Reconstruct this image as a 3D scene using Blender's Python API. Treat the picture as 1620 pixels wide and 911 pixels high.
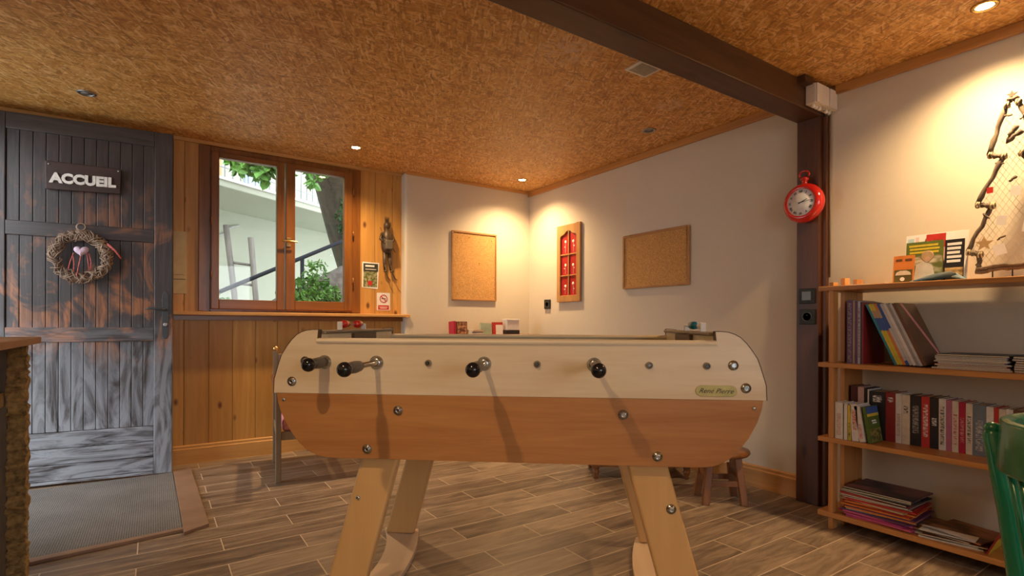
import bpy, bmesh, math, random
from mathutils import Vector, Matrix
random.seed(7)
for o in list(bpy.data.objects): bpy.data.objects.remove(o)
SC = bpy.context.scene
COL = SC.collection
R = math.radians

# ------------------------------------------------------------------ camera
YAW, ROLL, CAM_H = 0.5897, 0.0038, 0.95
cam_d = bpy.data.cameras.new('camera')
cam = bpy.data.objects.new('camera', cam_d); COL.objects.link(cam); SC.camera = cam
cam_d.sensor_width = 36.0; cam_d.lens = 844.5/1620*36
cam_d.shift_y = (512.2-455.5)/1620
cam_d.clip_start = 0.02
_f = Vector((math.sin(YAW), math.cos(YAW), 0)); _r = Vector((math.cos(YAW), -math.sin(YAW), 0)); _u = Vector((0, 0, 1))
_rt = _r*math.cos(ROLL)+_u*math.sin(ROLL); _up = _u*math.cos(ROLL)-_r*math.sin(ROLL)
M3 = Matrix((_rt, _up, -_f)).transposed()
cam.matrix_world = Matrix.Translation((0, 0, CAM_H)) @ M3.to_4x4()

# ------------------------------------------------------------------ world, exposure
w = bpy.data.worlds.new('sky'); SC.world = w; w.use_nodes = True
bgn = w.node_tree.nodes['Background']; bgn.inputs[0].default_value = (0.90, 0.95, 1.0, 1); bgn.inputs[1].default_value = 4.8
SC.view_settings.view_transform = 'Standard'; SC.view_settings.look = 'None'
SC.view_settings.gamma = 1.0; SC.view_settings.use_curve_mapping = False
SC.view_settings.exposure = 0.0
def portal(name, loc, size, rot):
    l = bpy.data.lights.new(name, 'AREA'); l.shape = 'RECTANGLE'; l.size, l.size_y = size
    l.cycles.is_portal = True
    o = bpy.data.objects.new(name, l); COL.objects.link(o); o.location = loc; o.rotation_euler = rot
portal('daylight_portal', (-1.02, 3.52, 1.02), (2.0, 1.0), (0, R(-90), 0))
portal('daylight_portal', (0.8, 4.32, 1.6), (1.05, 1.1), (R(-90), 0, 0))
portal('daylight_portal', (0.425, -3.02, 1.4), (2.35, 1.4), (R(90), 0, 0))
SPOT_W = 140.0
SPOT_COL = (1.0, 0.66, 0.335)

# ------------------------------------------------------------------ node helpers
def newmat(name):
    m = bpy.data.materials.new(name); m.use_nodes = True
    nt = m.node_tree; b = nt.nodes['Principled BSDF']
    return m, nt, b
def nd(nt, t, **kw):
    n = nt.nodes.new(t)
    for k, v in kw.items():
        if k.startswith('i_'):
            n.inputs[k[2:].replace('_', ' ')].default_value = v
        else: setattr(n, k, v)
    return n
def lk(nt, a, b): nt.links.new(a, b)
def c4(c): return (c[0], c[1], c[2], 1)
def ramp(nt, fac, stops, interp='LINEAR'):
    r = nd(nt, 'ShaderNodeValToRGB'); r.color_ramp.interpolation = interp
    el = r.color_ramp.elements
    while len(el) < len(stops): el.new(0.5)
    for e, (p, c) in zip(el, stops): e.position = p; e.color = c4(c) if len(c) == 3 else c
    lk(nt, fac, r.inputs[0]); return r.outputs[0]
def coords(nt, scale=(1, 1, 1), loc=(0, 0, 0), rot=(0, 0, 0), src='Object'):
    t = nd(nt, 'ShaderNodeTexCoord'); m = nd(nt, 'ShaderNodeMapping')
    m.inputs['Scale'].default_value = scale; m.inputs['Location'].default_value = loc; m.inputs['Rotation'].default_value = rot
    lk(nt, t.outputs[src], m.inputs[0]); return m.outputs[0]
def noise(nt, vec, scale, detail=4, rough=.55, dist=0):
    n = nd(nt, 'ShaderNodeTexNoise'); n.inputs['Scale'].default_value = scale; n.inputs['Detail'].default_value = detail
    n.inputs['Roughness'].default_value = rough; n.inputs['Distortion'].default_value = dist
    lk(nt, vec, n.inputs['Vector']); return n.outputs[0]
def math_(nt, op, a, b=None, c=None, clamp=False):
    n = nd(nt, 'ShaderNodeMath', operation=op); n.use_clamp = clamp
    for i, v in enumerate((a, b, c)):
        if v is None: continue
        if isinstance(v, (int, float)): n.inputs[i].default_value = v
        else: lk(nt, v, n.inputs[i])
    return n.outputs[0]
def mix(nt, fac, a, b, mode='MIX'):
    n = nd(nt, 'ShaderNodeMix', data_type='RGBA', blend_type=mode)
    for s, v in ((n.inputs[0], fac), (n.inputs[6], a), (n.inputs[7], b)):
        if isinstance(v, (int, float)): s.default_value = v
        elif isinstance(v, tuple): s.default_value = c4(v)
        else: lk(nt, v, s)
    return n.outputs[2]
def bump(nt, b, h, strength=.3, dist=.002):
    n = nd(nt, 'ShaderNodeBump'); n.inputs['Strength'].default_value = strength; n.inputs['Distance'].default_value = dist
    lk(nt, h, n.inputs['Height']); lk(nt, n.outputs[0], b.inputs['Normal'])
def setp(b, **kw):
    for k, v in kw.items():
        b.inputs[{'rough': 'Roughness', 'metal': 'Metallic', 'spec': 'Specular IOR Level', 'trans': 'Transmission Weight',
                  'coat': 'Coat Weight', 'ior': 'IOR', 'alpha': 'Alpha'}[k]].default_value = v

MATS = {}
def plain(name, col, rough=.5, metal=0, var=.12, sc=30, **kw):
    """solid paint, plastic, paper or metal with a little mottling"""
    if name in MATS: return MATS[name]
    m, nt, b = newmat(name)
    n = noise(nt, coords(nt), sc, 3)
    lo = tuple(c*(1-var) for c in col); hi = tuple(min(1, c*(1+var)) for c in col)
    lk(nt, ramp(nt, n, [(.3, lo), (.7, hi)]), b.inputs['Base Color'])
    setp(b, rough=rough, metal=metal, **kw); MATS[name] = m; return m
AXS = {'x': (1.2, 16, 16), 'y': (16, 1.2, 16), 'z': (16, 16, 1.2)}
def wood(name, dark, light, axis='x', sc=1.0, rough=.45, knots=False, contrast=1.0, bumpy=.15, coat=0):
    if name in MATS: return MATS[name]
    m, nt, b = newmat(name)
    s = tuple(v*sc for v in AXS[axis])
    v = coords(nt, s)
    n1 = noise(nt, v, 1.0, 6, .6, .8)
    n2 = noise(nt, coords(nt, tuple(q*6 for q in s)), 1.0, 3)
    f = math_(nt, 'ADD', math_(nt, 'MULTIPLY', n1, .75), math_(nt, 'MULTIPLY', n2, .25))
    w_ = .18/contrast
    colr = ramp(nt, f, [(.5-w_, dark), (.5+w_, light)])
    if knots:
        ks = {'x': (2.2, 7, 7), 'y': (7, 2.2, 7), 'z': (7, 7, 2.2)}[axis]
        vo = nd(nt, 'ShaderNodeTexVoronoi'); vo.inputs['Scale'].default_value = 1.0
        lk(nt, coords(nt, tuple(q*.9 for q in ks), (1.3, .4, .7)), vo.inputs['Vector'])
        k = ramp(nt, vo.outputs['Distance'], [(.05, (1, 1, 1)), (.13, (0, 0, 0))])
        colr = mix(nt, k, colr, tuple(c*.35 for c in dark))
    lk(nt, colr, b.inputs['Base Color']); setp(b, rough=rough, coat=coat)
    bump(nt, b, f, bumpy, .001); MATS[name] = m; return m
def planks(name, dark, light, axis_across, width, axis_along, off=0.0, rough=.45, knots=True, groove=.03, tint=.35):
    """boards side by side: a tone per board, a dark joint, grain and knots"""
    m, nt, b = newmat(name)
    t = nd(nt, 'ShaderNodeTexCoord'); sp = nd(nt, 'ShaderNodeSeparateXYZ'); lk(nt, t.outputs['Object'], sp.inputs[0])
    a = math_(nt, 'DIVIDE', math_(nt, 'ADD', sp.outputs['XYZ'.index(axis_across.upper())], off), width)
    cell = math_(nt, 'FLOOR', a); fr = math_(nt, 'FRACT', a)
    wn = nd(nt, 'ShaderNodeTexWhiteNoise', noise_dimensions='1D'); lk(nt, cell, wn.inputs['W'])
    shift = nd(nt, 'ShaderNodeCombineXYZ')
    for i in range(3): lk(nt, math_(nt, 'MULTIPLY', wn.outputs[0], 7.3*(i+1)), shift.inputs[i])
    va = nd(nt, 'ShaderNodeVectorMath', operation='ADD'); lk(nt, t.outputs['Object'], va.inputs[0]); lk(nt, shift.outputs[0], va.inputs[1])
    mp = nd(nt, 'ShaderNodeMapping'); mp.inputs['Scale'].default_value = {'x': (1.5, 22, 22), 'y': (22, 1.5, 22), 'z': (22, 22, 1.5)}[axis_along]
    lk(nt, va.outputs[0], mp.inputs[0])
    n1 = noise(nt, mp.outputs[0], 1.0, 5, .6, 1.0)
    colr = ramp(nt, n1, [(.3, dark), (.7, light)])
    colr = mix(nt, math_(nt, 'MULTIPLY', wn.outputs[0], tint), colr, tuple(c*.6 for c in dark))
    if knots:
        mk = nd(nt, 'ShaderNodeMapping'); mk.inputs['Scale'].default_value = {'x': (3.0, 9, 9), 'y': (9, 3, 9), 'z': (9, 9, 5)}[axis_along]
        lk(nt, va.outputs[0], mk.inputs[0])
        vo = nd(nt, 'ShaderNodeTexVoronoi'); vo.inputs['Scale'].default_value = 1.0; lk(nt, mk.outputs[0], vo.inputs['Vector'])
        colr = mix(nt, ramp(nt, vo.outputs['Distance'], [(.07, (1, 1, 1)), (.17, (0, 0, 0))]), colr, (dark[0]*.3, dark[1]*.22, dark[2]*.2))
    g = ramp(nt, fr, [(0, (1, 1, 1)), (groove, (0, 0, 0)), (1-groove, (0, 0, 0)), (1, (1, 1, 1))])
    colr = mix(nt, math_(nt, 'MULTIPLY', g, .75), colr, tuple(c*.3 for c in dark))
    lk(nt, colr, b.inputs['Base Color']); setp(b, rough=rough)
    hh = math_(nt, 'SUBTRACT', math_(nt, 'MULTIPLY', n1, .15), g)
    bump(nt, b, hh, .5, .003); return m

def osb_mat(name):
    m, nt, b = newmat(name)
    t = nd(nt, 'ShaderNodeTexCoord')
    dn = nd(nt, 'ShaderNodeTexNoise'); dn.inputs['Scale'].default_value = 9; lk(nt, t.outputs['Object'], dn.inputs['Vector'])
    dsp = nd(nt, 'ShaderNodeVectorMath', operation='SCALE'); dsp.inputs['Scale'].default_value = .03; lk(nt, dn.outputs[1], dsp.inputs[0])
    va = nd(nt, 'ShaderNodeVectorMath', operation='ADD'); lk(nt, t.outputs['Object'], va.inputs[0]); lk(nt, dsp.outputs[0], va.inputs[1])
    base = ramp(nt, noise(nt, va.outputs[0], 26, 6, .65), [(.3, (.38, .160, .032)), (.7, (.66, .32, .08))])
    hsum = None
    for i, (ang, sx, sy, th) in enumerate(((8, 13, 70, .45), (48, 16, 85, .52), (-38, 15, 80, .52), (88, 18, 90, .56), (-72, 19, 95, .58), (24, 12, 110, .62), (-12, 17, 125, .62), (62, 19, 140, .64))):
        mp = nd(nt, 'ShaderNodeMapping', vector_type='TEXTURE'); mp.inputs['Rotation'].default_value = (0, 0, R(ang)); mp.inputs['Scale'].default_value = (1/sx, 1/sy, 1)
        mp.inputs['Location'].default_value = (i*3.7, i*1.9, 0)
        lk(nt, va.outputs[0], mp.inputs[0])
        vo = nd(nt, 'ShaderNodeTexVoronoi', voronoi_dimensions='2D'); vo.inputs['Scale'].default_value = 1.0; lk(nt, mp.outputs[0], vo.inputs['Vector'])
        s = nd(nt, 'ShaderNodeSeparateColor'); lk(nt, vo.outputs['Color'], s.inputs[0])
        mask = math_(nt, 'GREATER_THAN', s.outputs[0], th)
        sc_ = ramp(nt, s.outputs[1], [(0, (.30, .118, .020)), (.3, (.54, .250, .052)), (.75, (.76, .41, .115)), (1, (.92, .64, .30))])
        base = mix(nt, math_(nt, 'MULTIPLY', mask, .72), base, sc_)
        hh = math_(nt, 'MULTIPLY', math_(nt, 'MULTIPLY', mask, s.outputs[1]), 1)
        hsum = hh if hsum is None else math_(nt, 'ADD', hsum, hh)
    # scraped pale patches
    for (x, y, r) in ((1.56, 1.87, .17), (2.42, 2.02, .10)):
        d = nd(nt, 'ShaderNodeVectorMath', operation='DISTANCE'); lk(nt, t.outputs['Object'], d.inputs[0]); d.inputs[1].default_value = (x, y, 2.19)
        k = ramp(nt, d.outputs['Value'], [(r*.3, (1, 1, 1)), (r, (0, 0, 0))])
        k = math_(nt, 'MULTIPLY', k, ramp(nt, noise(nt, va.outputs[0], 30, 4), [(.42, (0, 0, 0)), (.6, (1, 1, 1))]))
        base = mix(nt, math_(nt, 'MULTIPLY', k, .7), base, (.75, .55, .40))
    lk(nt, base, b.inputs['Base Color']); setp(b, rough=.5)
    bump(nt, b, hsum, .35, .002); return m

def floor_mat():
    m, nt, b = newmat('wood_look_tiles')
    t = nd(nt, 'ShaderNodeTexCoord'); mp = nd(nt, 'ShaderNodeMapping')
    mp.inputs['Location'].default_value = (-.545+.602*20, -1.008+.151*40, 0); lk(nt, t.outputs['Object'], mp.inputs[0])
    br = nd(nt, 'ShaderNodeTexBrick'); br.offset = .5; br.offset_frequency = 2; br.squash = 1
    br.inputs['Color1'].default_value = (0, 0, 0, 1); br.inputs['Color2'].default_value = (1, 1, 1, 1); br.inputs['Mortar'].default_value = (.5, .5, .5, 1)
    br.inputs['Scale'].default_value = 1; br.inputs['Brick Width'].default_value = .602; br.inputs['Row Height'].default_value = .151
    br.inputs['Mortar Size'].default_value = .0022; br.inputs['Mortar Smooth'].default_value = .1; br.inputs['Bias'].default_value = 0
    lk(nt, mp.outputs[0], br.inputs['Vector'])
    s = nd(nt, 'ShaderNodeSeparateColor'); lk(nt, br.outputs['Color'], s.inputs[0]); rnd = s.outputs[0]
    cx = nd(nt, 'ShaderNodeCombineXYZ'); lk(nt, math_(nt, 'MULTIPLY', rnd, 17), cx.inputs[0]); lk(nt, math_(nt, 'MULTIPLY', rnd, 9), cx.inputs[1])
    va = nd(nt, 'ShaderNodeVectorMath', operation='ADD'); lk(nt, mp.outputs[0], va.inputs[0]); lk(nt, cx.outputs[0], va.inputs[1])
    m2 = nd(nt, 'ShaderNodeMapping'); m2.inputs['Scale'].default_value = (2.2, 15, 1); lk(nt, va.outputs[0], m2.inputs[0])
    n1 = noise(nt, m2.outputs[0], 1.3, 7, .62, 1.1)
    m3 = nd(nt, 'ShaderNodeMapping'); m3.inputs['Scale'].default_value = (5, 70, 1); lk(nt, va.outputs[0], m3.inputs[0])
    n2 = noise(nt, m3.outputs[0], 1.0, 4, .6, .4)
    f = math_(nt, 'ADD', math_(nt, 'MULTIPLY', n1, .8), math_(nt, 'MULTIPLY', n2, .2))
    f = math_(nt, 'ADD', f, math_(nt, 'MULTIPLY', math_(nt, 'SUBTRACT', rnd, .5), .17))
    col = ramp(nt, f, [(.30, (.10, .070, .050)), (.45, (.200, .145, .100)), (.58, (.315, .235, .162)), (.75, (.43, .33, .235))])
    mo = ramp(nt, br.outputs['Fac'], [(.4, (0, 0, 0)), (.6, (1, 1, 1))])
    col = mix(nt, mo, col, (.60, .49, .36))
    lk(nt, col, b.inputs['Base Color'])
    lk(nt, math_(nt, 'ADD', math_(nt, 'MULTIPLY', n1, .25), .27), b.inputs['Roughness'])
    setp(b, spec=.6)
    bump(nt, b, math_(nt, 'SUBTRACT', math_(nt, 'MULTIPLY', f, .3), mo), .25, .002); return m

def plaster(name, col, sc=35):
    m, nt, b = newmat(name)
    n = noise(nt, coords(nt), sc, 5, .6); n2 = noise(nt, coords(nt), 2.2, 3)
    f = math_(nt, 'ADD', math_(nt, 'MULTIPLY', n, .4), math_(nt, 'MULTIPLY', n2, .6))
    lk(nt, ramp(nt, f, [(.3, tuple(c*.93 for c in col)), (.7, col)]), b.inputs['Base Color'])
    setp(b, rough=.85); bump(nt, b, n, .25, .002); return m

def door_mat(name, along='z'):
    """nearly black stained boards worn to orange in patches, bleached grey near the sill with bluish daylight glare painted in"""
    m, nt, b = newmat(name)
    t = nd(nt, 'ShaderNodeTexCoord'); sp = nd(nt, 'ShaderNodeSeparateXYZ'); lk(nt, t.outputs['Object'], sp.inputs[0])
    z = sp.outputs[2]
    g = (30, 30, 2.2) if along == 'z' else (2.2, 30, 30)
    grain = noise(nt, coords(nt, g), 1.0, 6, .65, 1.5)
    blot = noise(nt, coords(nt, (5, 5, 3.2) if along == 'z' else (3, 5, 6), (.3, 0, 1.1)), 1.0, 4, .6, 1.2)
    base = ramp(nt, grain, [(.3, (.020, .016, .017)), (.7, (.065, .050, .050))])
    ozone = ramp(nt, z, [(.25, (0, 0, 0)), (.40, (1, 1, 1)), (.62, (1, 1, 1)), (.84, (.0, .0, .0))])   # z / 2.1 is not needed: ramp covers 0..1 m below
    zz = math_(nt, 'DIVIDE', z, 2.15)
    ozone = ramp(nt, zz, [(.30, (0, 0, 0)), (.40, (1, 1, 1)), (.60, (.9, .9, .9)), (.80, (.25, .25, .25)), (.88, (0, 0, 0))])
    om = math_(nt, 'MULTIPLY', ramp(nt, blot, [(.50, (0, 0, 0)), (.60, (1, 1, 1))]), ozone)
    om = math_(nt, 'MULTIPLY', om, ramp(nt, grain, [(.35, (.25, .25, .25)), (.6, (1, 1, 1))]))
    base = mix(nt, math_(nt, 'MULTIPLY', om, .8), base, (.40, .145, .050))
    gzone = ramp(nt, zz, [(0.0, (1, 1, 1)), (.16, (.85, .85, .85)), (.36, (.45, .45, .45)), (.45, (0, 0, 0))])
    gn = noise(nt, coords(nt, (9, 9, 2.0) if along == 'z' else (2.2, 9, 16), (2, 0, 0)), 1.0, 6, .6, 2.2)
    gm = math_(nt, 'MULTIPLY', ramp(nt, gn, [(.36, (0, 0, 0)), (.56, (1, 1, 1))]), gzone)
    base = mix(nt, math_(nt, 'MULTIPLY', gm, .75), base, (.42, .45, .50))  # weathering and bluish daylight glare, both painted into the lower boards
    lk(nt, base, b.inputs['Base Color']); setp(b, rough=.38, spec=.6)
    bump(nt, b, grain, .4, .002); return m

# ------------------------------------------------------------------ mesh helpers
class MB:
    def __init__(s): s.v = []; s.f = []; s.sm = []
    def add(s, vs, fs, smooth=False):
        n = len(s.v); s.v += [tuple(v) for v in vs]; s.f += [tuple(i+n for i in f) for f in fs]; s.sm += [smooth]*len(fs); return s
    def box(s, a, b, rot=None, at=None):
        """box between corners a and b; optional rotation matrix about its centre and move"""
        x0, y0, z0 = a; x1, y1, z1 = b
        vs = [Vector(p) for p in ((x0, y0, z0), (x1, y0, z0), (x1, y1, z0), (x0, y1, z0), (x0, y0, z1), (x1, y0, z1), (x1, y1, z1), (x0, y1, z1))]
        if rot is not None:
            c = Vector(at) if at is not None else sum(vs, Vector())/8
            vs = [rot @ (v-c)+c for v in vs]
        return s.add(vs, [(0, 3, 2, 1), (4, 5, 6, 7), (0, 1, 5, 4), (1, 2, 6, 5), (2, 3, 7, 6), (3, 0, 4, 7)])
    def prism(s, pts, plane, lo, hi, smooth_side=False):
        """outline pts in the plane ('xz','yz','xy'), extruded from lo to hi along the third axis"""
        def P(p, d):
            a, b = p
            return {'xz': (a, d, b), 'yz': (d, a, b), 'xy': (a, b, d)}[plane]
        n = len(pts); vs = [P(p, lo) for p in pts]+[P(p, hi) for p in pts]
        area = sum(pts[i][0]*pts[(i+1) % n][1]-pts[(i+1) % n][0]*pts[i][1] for i in range(n))
        flip = (area > 0) == (plane in ('xy', 'yz'))
        A = tuple(range(n)); B = tuple(range(n, 2*n))
        sides = [(i, (i+1) % n, (i+1) % n+n, i+n) for i in range(n)]
        if flip: caps = [A[::-1], B]
        else: caps = [A, B[::-1]]; sides = [q[::-1] for q in sides]
        s.add(vs, caps); m = len(s.v)-2*n
        s.f += [tuple(i+m for i in q) for q in sides]; s.sm += [smooth_side]*n
        return s
    def tube(s, pts, r, n=8, closed=False, cap=True):
        pts = [Vector(p) for p in pts]; N = len(pts)
        rr = r if isinstance(r, (list, tuple)) else [r]*N
        vs = []; prev = None
        for i, p in enumerate(pts):
            if closed: t = pts[(i+1) % N]-pts[i-1]
            else: t = pts[min(i+1, N-1)]-pts[max(i-1, 0)]
            t.normalize()
            if prev is None:
                a = Vector((0, 0, 1)) if abs(t.z) < .9 else Vector((1, 0, 0)); prev = t.cross(a).normalized()
            x = (prev-t*prev.dot(t)).normalized(); prev = x; y = t.cross(x)
            for k in range(n):
                an = 2*math.pi*k/n; vs.append(p+(x*math.cos(an)+y*math.sin(an))*rr[i])
        fs = []
        for i in range(N if closed else N-1):
            j = (i+1) % N
            for k in range(n): fs.append((i*n+k, i*n+(k+1) % n, j*n+(k+1) % n, j*n+k))
        s.add(vs, fs, True)
        if cap and not closed:
            m = len(s.v)-len(vs)
            s.f += [tuple(m+k for k in range(n))[::-1], tuple(m+(N-1)*n+k for k in range(n))]; s.sm += [False]*2
        return s
    def lathe(s, prof, origin=(0, 0, 0), axis='z', n=24):
        """profile (radius, height) spun about an axis through origin"""
        o = Vector(origin); vs = []
        A = {'z': (Vector((1, 0, 0)), Vector((0, 1, 0)), Vector((0, 0, 1))), 'x': (Vector((0, 1, 0)), Vector((0, 0, 1)), Vector((1, 0, 0))),
             'y': (Vector((0, 0, 1)), Vector((1, 0, 0)), Vector((0, 1, 0)))}[axis] if isinstance(axis, str) else axis
        for r, h in prof:
            for k in range(n):
                an = 2*math.pi*k/n; vs.append(o+A[0]*(r*math.cos(an))+A[1]*(r*math.sin(an))+A[2]*h)
        fs = [(i*n+k, i*n+(k+1) % n, (i+1)*n+(k+1) % n, (i+1)*n+k) for i in range(len(prof)-1) for k in range(n)]
        s.add(vs, fs, True); m = len(s.v)-len(vs)
        if prof[0][0] > 1e-4: s.f.append(tuple(m+k for k in range(n))[::-1]); s.sm.append(False)
        if prof[-1][0] > 1e-4: s.f.append(tuple(m+(len(prof)-1)*n+k for k in range(n))); s.sm.append(False)
        return s
    def ball(s, c, r, n=14, sc=(1, 1, 1)):
        vs = []; c = Vector(c); m = n//2
        for i in range(m+1):
            th = math.pi*i/m
            for k in range(n):
                ph = 2*math.pi*k/n
                vs.append(c+Vector((r*sc[0]*math.sin(th)*math.cos(ph), r*sc[1]*math.sin(th)*math.sin(ph), -r*sc[2]*math.cos(th))))
        return s.add(vs, [(i*n+k, i*n+(k+1) % n, (i+1)*n+(k+1) % n, (i+1)*n+k) for i in range(m) for k in range(n)], True)
    def build(s, name, mat, parent=None, bevel=0, loc=None, rz=None, seg=2, sub=0):
        me = bpy.data.meshes.new(name); me.from_pydata(s.v, [], s.f)
        bm = bmesh.new(); bm.from_mesh(me); bmesh.ops.remove_doubles(bm, verts=bm.verts, dist=1e-6)
        bm.to_mesh(me); bm.free()
        if len(me.polygons) == len(s.sm): me.polygons.foreach_set('use_smooth', s.sm)
        else: me.polygons.foreach_set('use_smooth', [any(s.sm)]*len(me.polygons))
        me.materials.append(mat); me.update()
        o = bpy.data.objects.new(name, me); COL.objects.link(o)
        if parent is not None: o.parent = parent
        if bevel:
            b = o.modifiers.new('bevel', 'BEVEL'); b.width = bevel; b.segments = seg; b.limit_method = 'ANGLE'; b.angle_limit = R(35)
        if sub:
            u = o.modifiers.new('sub', 'SUBSURF'); u.levels = sub; u.render_levels = sub
        if loc is not None: o.location = loc
        if rz is not None: o.rotation_euler.z = rz
        return o
def tag(o, label=None, cat=None, group=None, kind=None):
    if label: o['label'] = label
    if cat: o['category'] = cat
    if group: o['group'] = group
    if kind: o['kind'] = kind
    return o
def thing(name, label, cat, loc=(0, 0, 0), rz=0, group=None):
    o = bpy.data.objects.new(name, None); COL.objects.link(o); o.empty_display_size = .05
    o.location = loc; o.rotation_euler = (0, 0, rz); return tag(o, label, cat, group)
def struct(o): o['kind'] = 'structure'; return o
def copy_tree(o, parent=None):
    c = o.copy(); COL.objects.link(c)
    if parent is not None: c.parent = parent
    for ch in list(o.children): copy_tree(ch, c)
    return c
def text_mesh(name, body, size, mat, parent, mw, extrude=.001, offset=0, align='CENTER', shear=0, spacing=1):
    cu = bpy.data.curves.new(name, 'FONT'); cu.body = body; cu.size = size; cu.extrude = extrude; cu.offset = offset
    cu.align_x = align; cu.align_y = 'CENTER'; cu.shear = shear; cu.space_character = spacing; cu.resolution_u = 3
    t = bpy.data.objects.new(name+'_tmp', cu); COL.objects.link(t)
    dg = bpy.context.evaluated_depsgraph_get(); me = bpy.data.meshes.new_from_object(t.evaluated_get(dg))
    bpy.data.objects.remove(t); bpy.data.curves.remove(cu)
    me.transform(mw); me.materials.clear(); me.materials.append(mat)
    o = bpy.data.objects.new(name, me); COL.objects.link(o); o.parent = parent; return o
def frame_m(origin, xdir, ydir):
    x = Vector(xdir).normalized(); y = Vector(ydir).normalized(); z = x.cross(y)
    return Matrix.Translation(origin) @ Matrix((x, y, z)).transposed().to_4x4()

# ------------------------------------------------------------------ materials
M = {}
M['pine'] = planks('pine_wall_boards', (.52, .245, .050), (.70, .38, .10), 'x', .146, 'z', off=.13)
M['pine_trim'] = wood('pine_trim', (.50, .24, .06), (.70, .38, .12), 'x', knots=True)
M['pine_trim_y'] = wood('pine_trim_lengthwise', (.42, .19, .05), (.62, .32, .10), 'y', knots=True)
M['plaster'] = plaster('cream_plaster', (.67, .60, .485))
M['osb'] = osb_mat('osb_ceiling_board')
M['floor'] = floor_mat()
M['beam'] = wood('dark_beam_wood', (.035, .013, .006), (.12, .048, .018), 'x', .7, rough=.42, knots=True)
M['post'] = wood('dark_post_wood', (.050, .017, .008), (.13, .048, .022), 'z', .7, rough=.42, knots=True)
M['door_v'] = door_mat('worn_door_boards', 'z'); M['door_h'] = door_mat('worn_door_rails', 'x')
M['winframe'] = wood('varnished_window_wood', (.14, .048, .008), (.30, .11, .020), 'z', rough=.3)
M['winframe_x'] = wood('varnished_window_wood_rail', (.14, .048, .008), (.30, .11, .020), 'x', rough=.3)
M['birch'] = wood('birch_veneer', (.72, .55, .34), (.87, .73, .52), 'x', 1.0, rough=.38, contrast=.8, bumpy=.05)
M['cherry'] = wood('red_brown_veneer', (.40, .165, .050), (.57, .27, .092), 'x', 1.1, rough=.38, bumpy=.05)
M['beech'] = wood('varnished_beech', (.66, .39, .15), (.78, .50, .22), 'z', .6, rough=.3, contrast=.7, bumpy=.05)
M['ply'] = wood('pale_plywood', (.66, .48, .32), (.76, .58, .41), 'y', .6, rough=.4, contrast=.7, bumpy=.05)
M['edge'] = plain('dark_edge_band', (.10, .055, .03), .5)
M['black_plastic'] = plain('glossy_black_plastic', (.010, .010, .012), .12, var=.0)
M['grip'] = plain('dark_grey_rubber', (.075, .072, .068), .4)
M['steel'] = plain('zinc_steel', (.55, .60, .64), .25, 1.0, var=.05)
M['steel_dull'] = plain('dull_steel', (.42, .42, .42), .4, 1.0)
M['brass'] = plain('brass', (.75, .50, .18), .25, 1.0)
M['brass_plate'] = plain('old_brass_plate', (.52, .43, .15), .4, .3)
M['ink'] = plain('dark_ink', (.03, .03, .03), .6)
M['white'] = plain('white_paint', (.80, .78, .74), .5, var=.03)
M['paper'] = plain('white_paper', (.82, .80, .76), .7, var=.03)
M['cream_plastic'] = plain('cream_plastic', (.78, .70, .58), .4, var=.03)
M['red_enamel'] = plain('red_enamel', (.62, .018, .012), .15, var=.05, coat=.6)
M['dial'] = plain('clock_dial_white', (.82, .82, .80), .35, var=.02)
M['black'] = plain('matt_black', (.015, .015, .015), .5)
M['anthracite'] = plain('anthracite_plastic', (.045, .05, .055), .35)
M['shelf'] = wood('orange_pine_shelf', (.42, .175, .045), (.60, .28, .085), 'y', .8, rough=.4)
M['shelf_z'] = wood('orange_pine_upright', (.42, .175, .045), (.60, .28, .085), 'z', .8, rough=.4)
M['stool'] = wood('brown_stool_wood', (.13, .045, .014), (.30, .125, .040), 'z', rough=.3)
M['cork'] = plain('cork', (.55, .30, .10), .9, var=.35, sc=160)
M['corkframe'] = wood('cork_board_frame', (.38, .18, .055), (.52, .27, .09), 'x')
M['green'] = plain('green_paint', (.008, .17, .085), .25, var=.1, coat=.3)
M['glass'] = None
def glass():
    m, nt, b = newmat('window_glass')
    out = nt.nodes['Material Output']; nt.nodes.remove(b)
    tr = nd(nt, 'ShaderNodeBsdfTransparent'); gl = nd(nt, 'ShaderNodeBsdfGlossy'); gl.inputs['Roughness'].default_value = .02
    fr = nd(nt, 'ShaderNodeFresnel'); fr.inputs[0].default_value = 1.45; mx = nd(nt, 'ShaderNodeMixShader')
    lk(nt, fr.outputs[0], mx.inputs[0]); lk(nt, tr.outputs[0], mx.inputs[1]); lk(nt, gl.outputs[0], mx.inputs[2]); lk(nt, mx.outputs[0], out.inputs[0])
    return m
M['glass'] = glass()
def emis(name, col, s):
    m, nt, b = newmat(name); b.inputs['Emission Color'].default_value = c4(col); b.inputs['Emission Strength'].default_value = s
    b.inputs['Base Color'].default_value = c4(col); return m
M['lamp_on'] = emis('lit_halogen', (1.0, .85, .55), 40)

# ------------------------------------------------------------------ the room
CEIL = 2.19; XR = 2.943; YW = 4.20; YB = 4.11; XL = -.95; YF = -3.0
struct(MB().box((XL-.3, YF-.2, -.08), (XR+.15, YW+.15, 0)).build('floor', M['floor']))
struct(MB().box((XL-.1, YF-.1, CEIL), (XR+.1, YW+.3, CEIL+.06)).build('ceiling', M['osb']))
WX0, WX1, WZ0, WZ1 = .244, 1.354, 1.03, 2.160
wb = MB()
wb.box((XL-.1, YW, 0), (WX0, YW+.12, CEIL)); wb.box((WX1, YW, 0), (1.70, YW+.12, CEIL))
wb.box((WX0, YW, 0), (WX1, YW+.12, WZ0)); wb.box((WX0, YW, WZ1), (WX1, YW+.12, CEIL))
struct(wb.build('wall_far', M['pine']))
struct(MB().box((1.70, YB, 0), (XR+.1, YW+.12, CEIL)).build('wall_back', M['plaster'], bevel=.02, seg=3))
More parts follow.
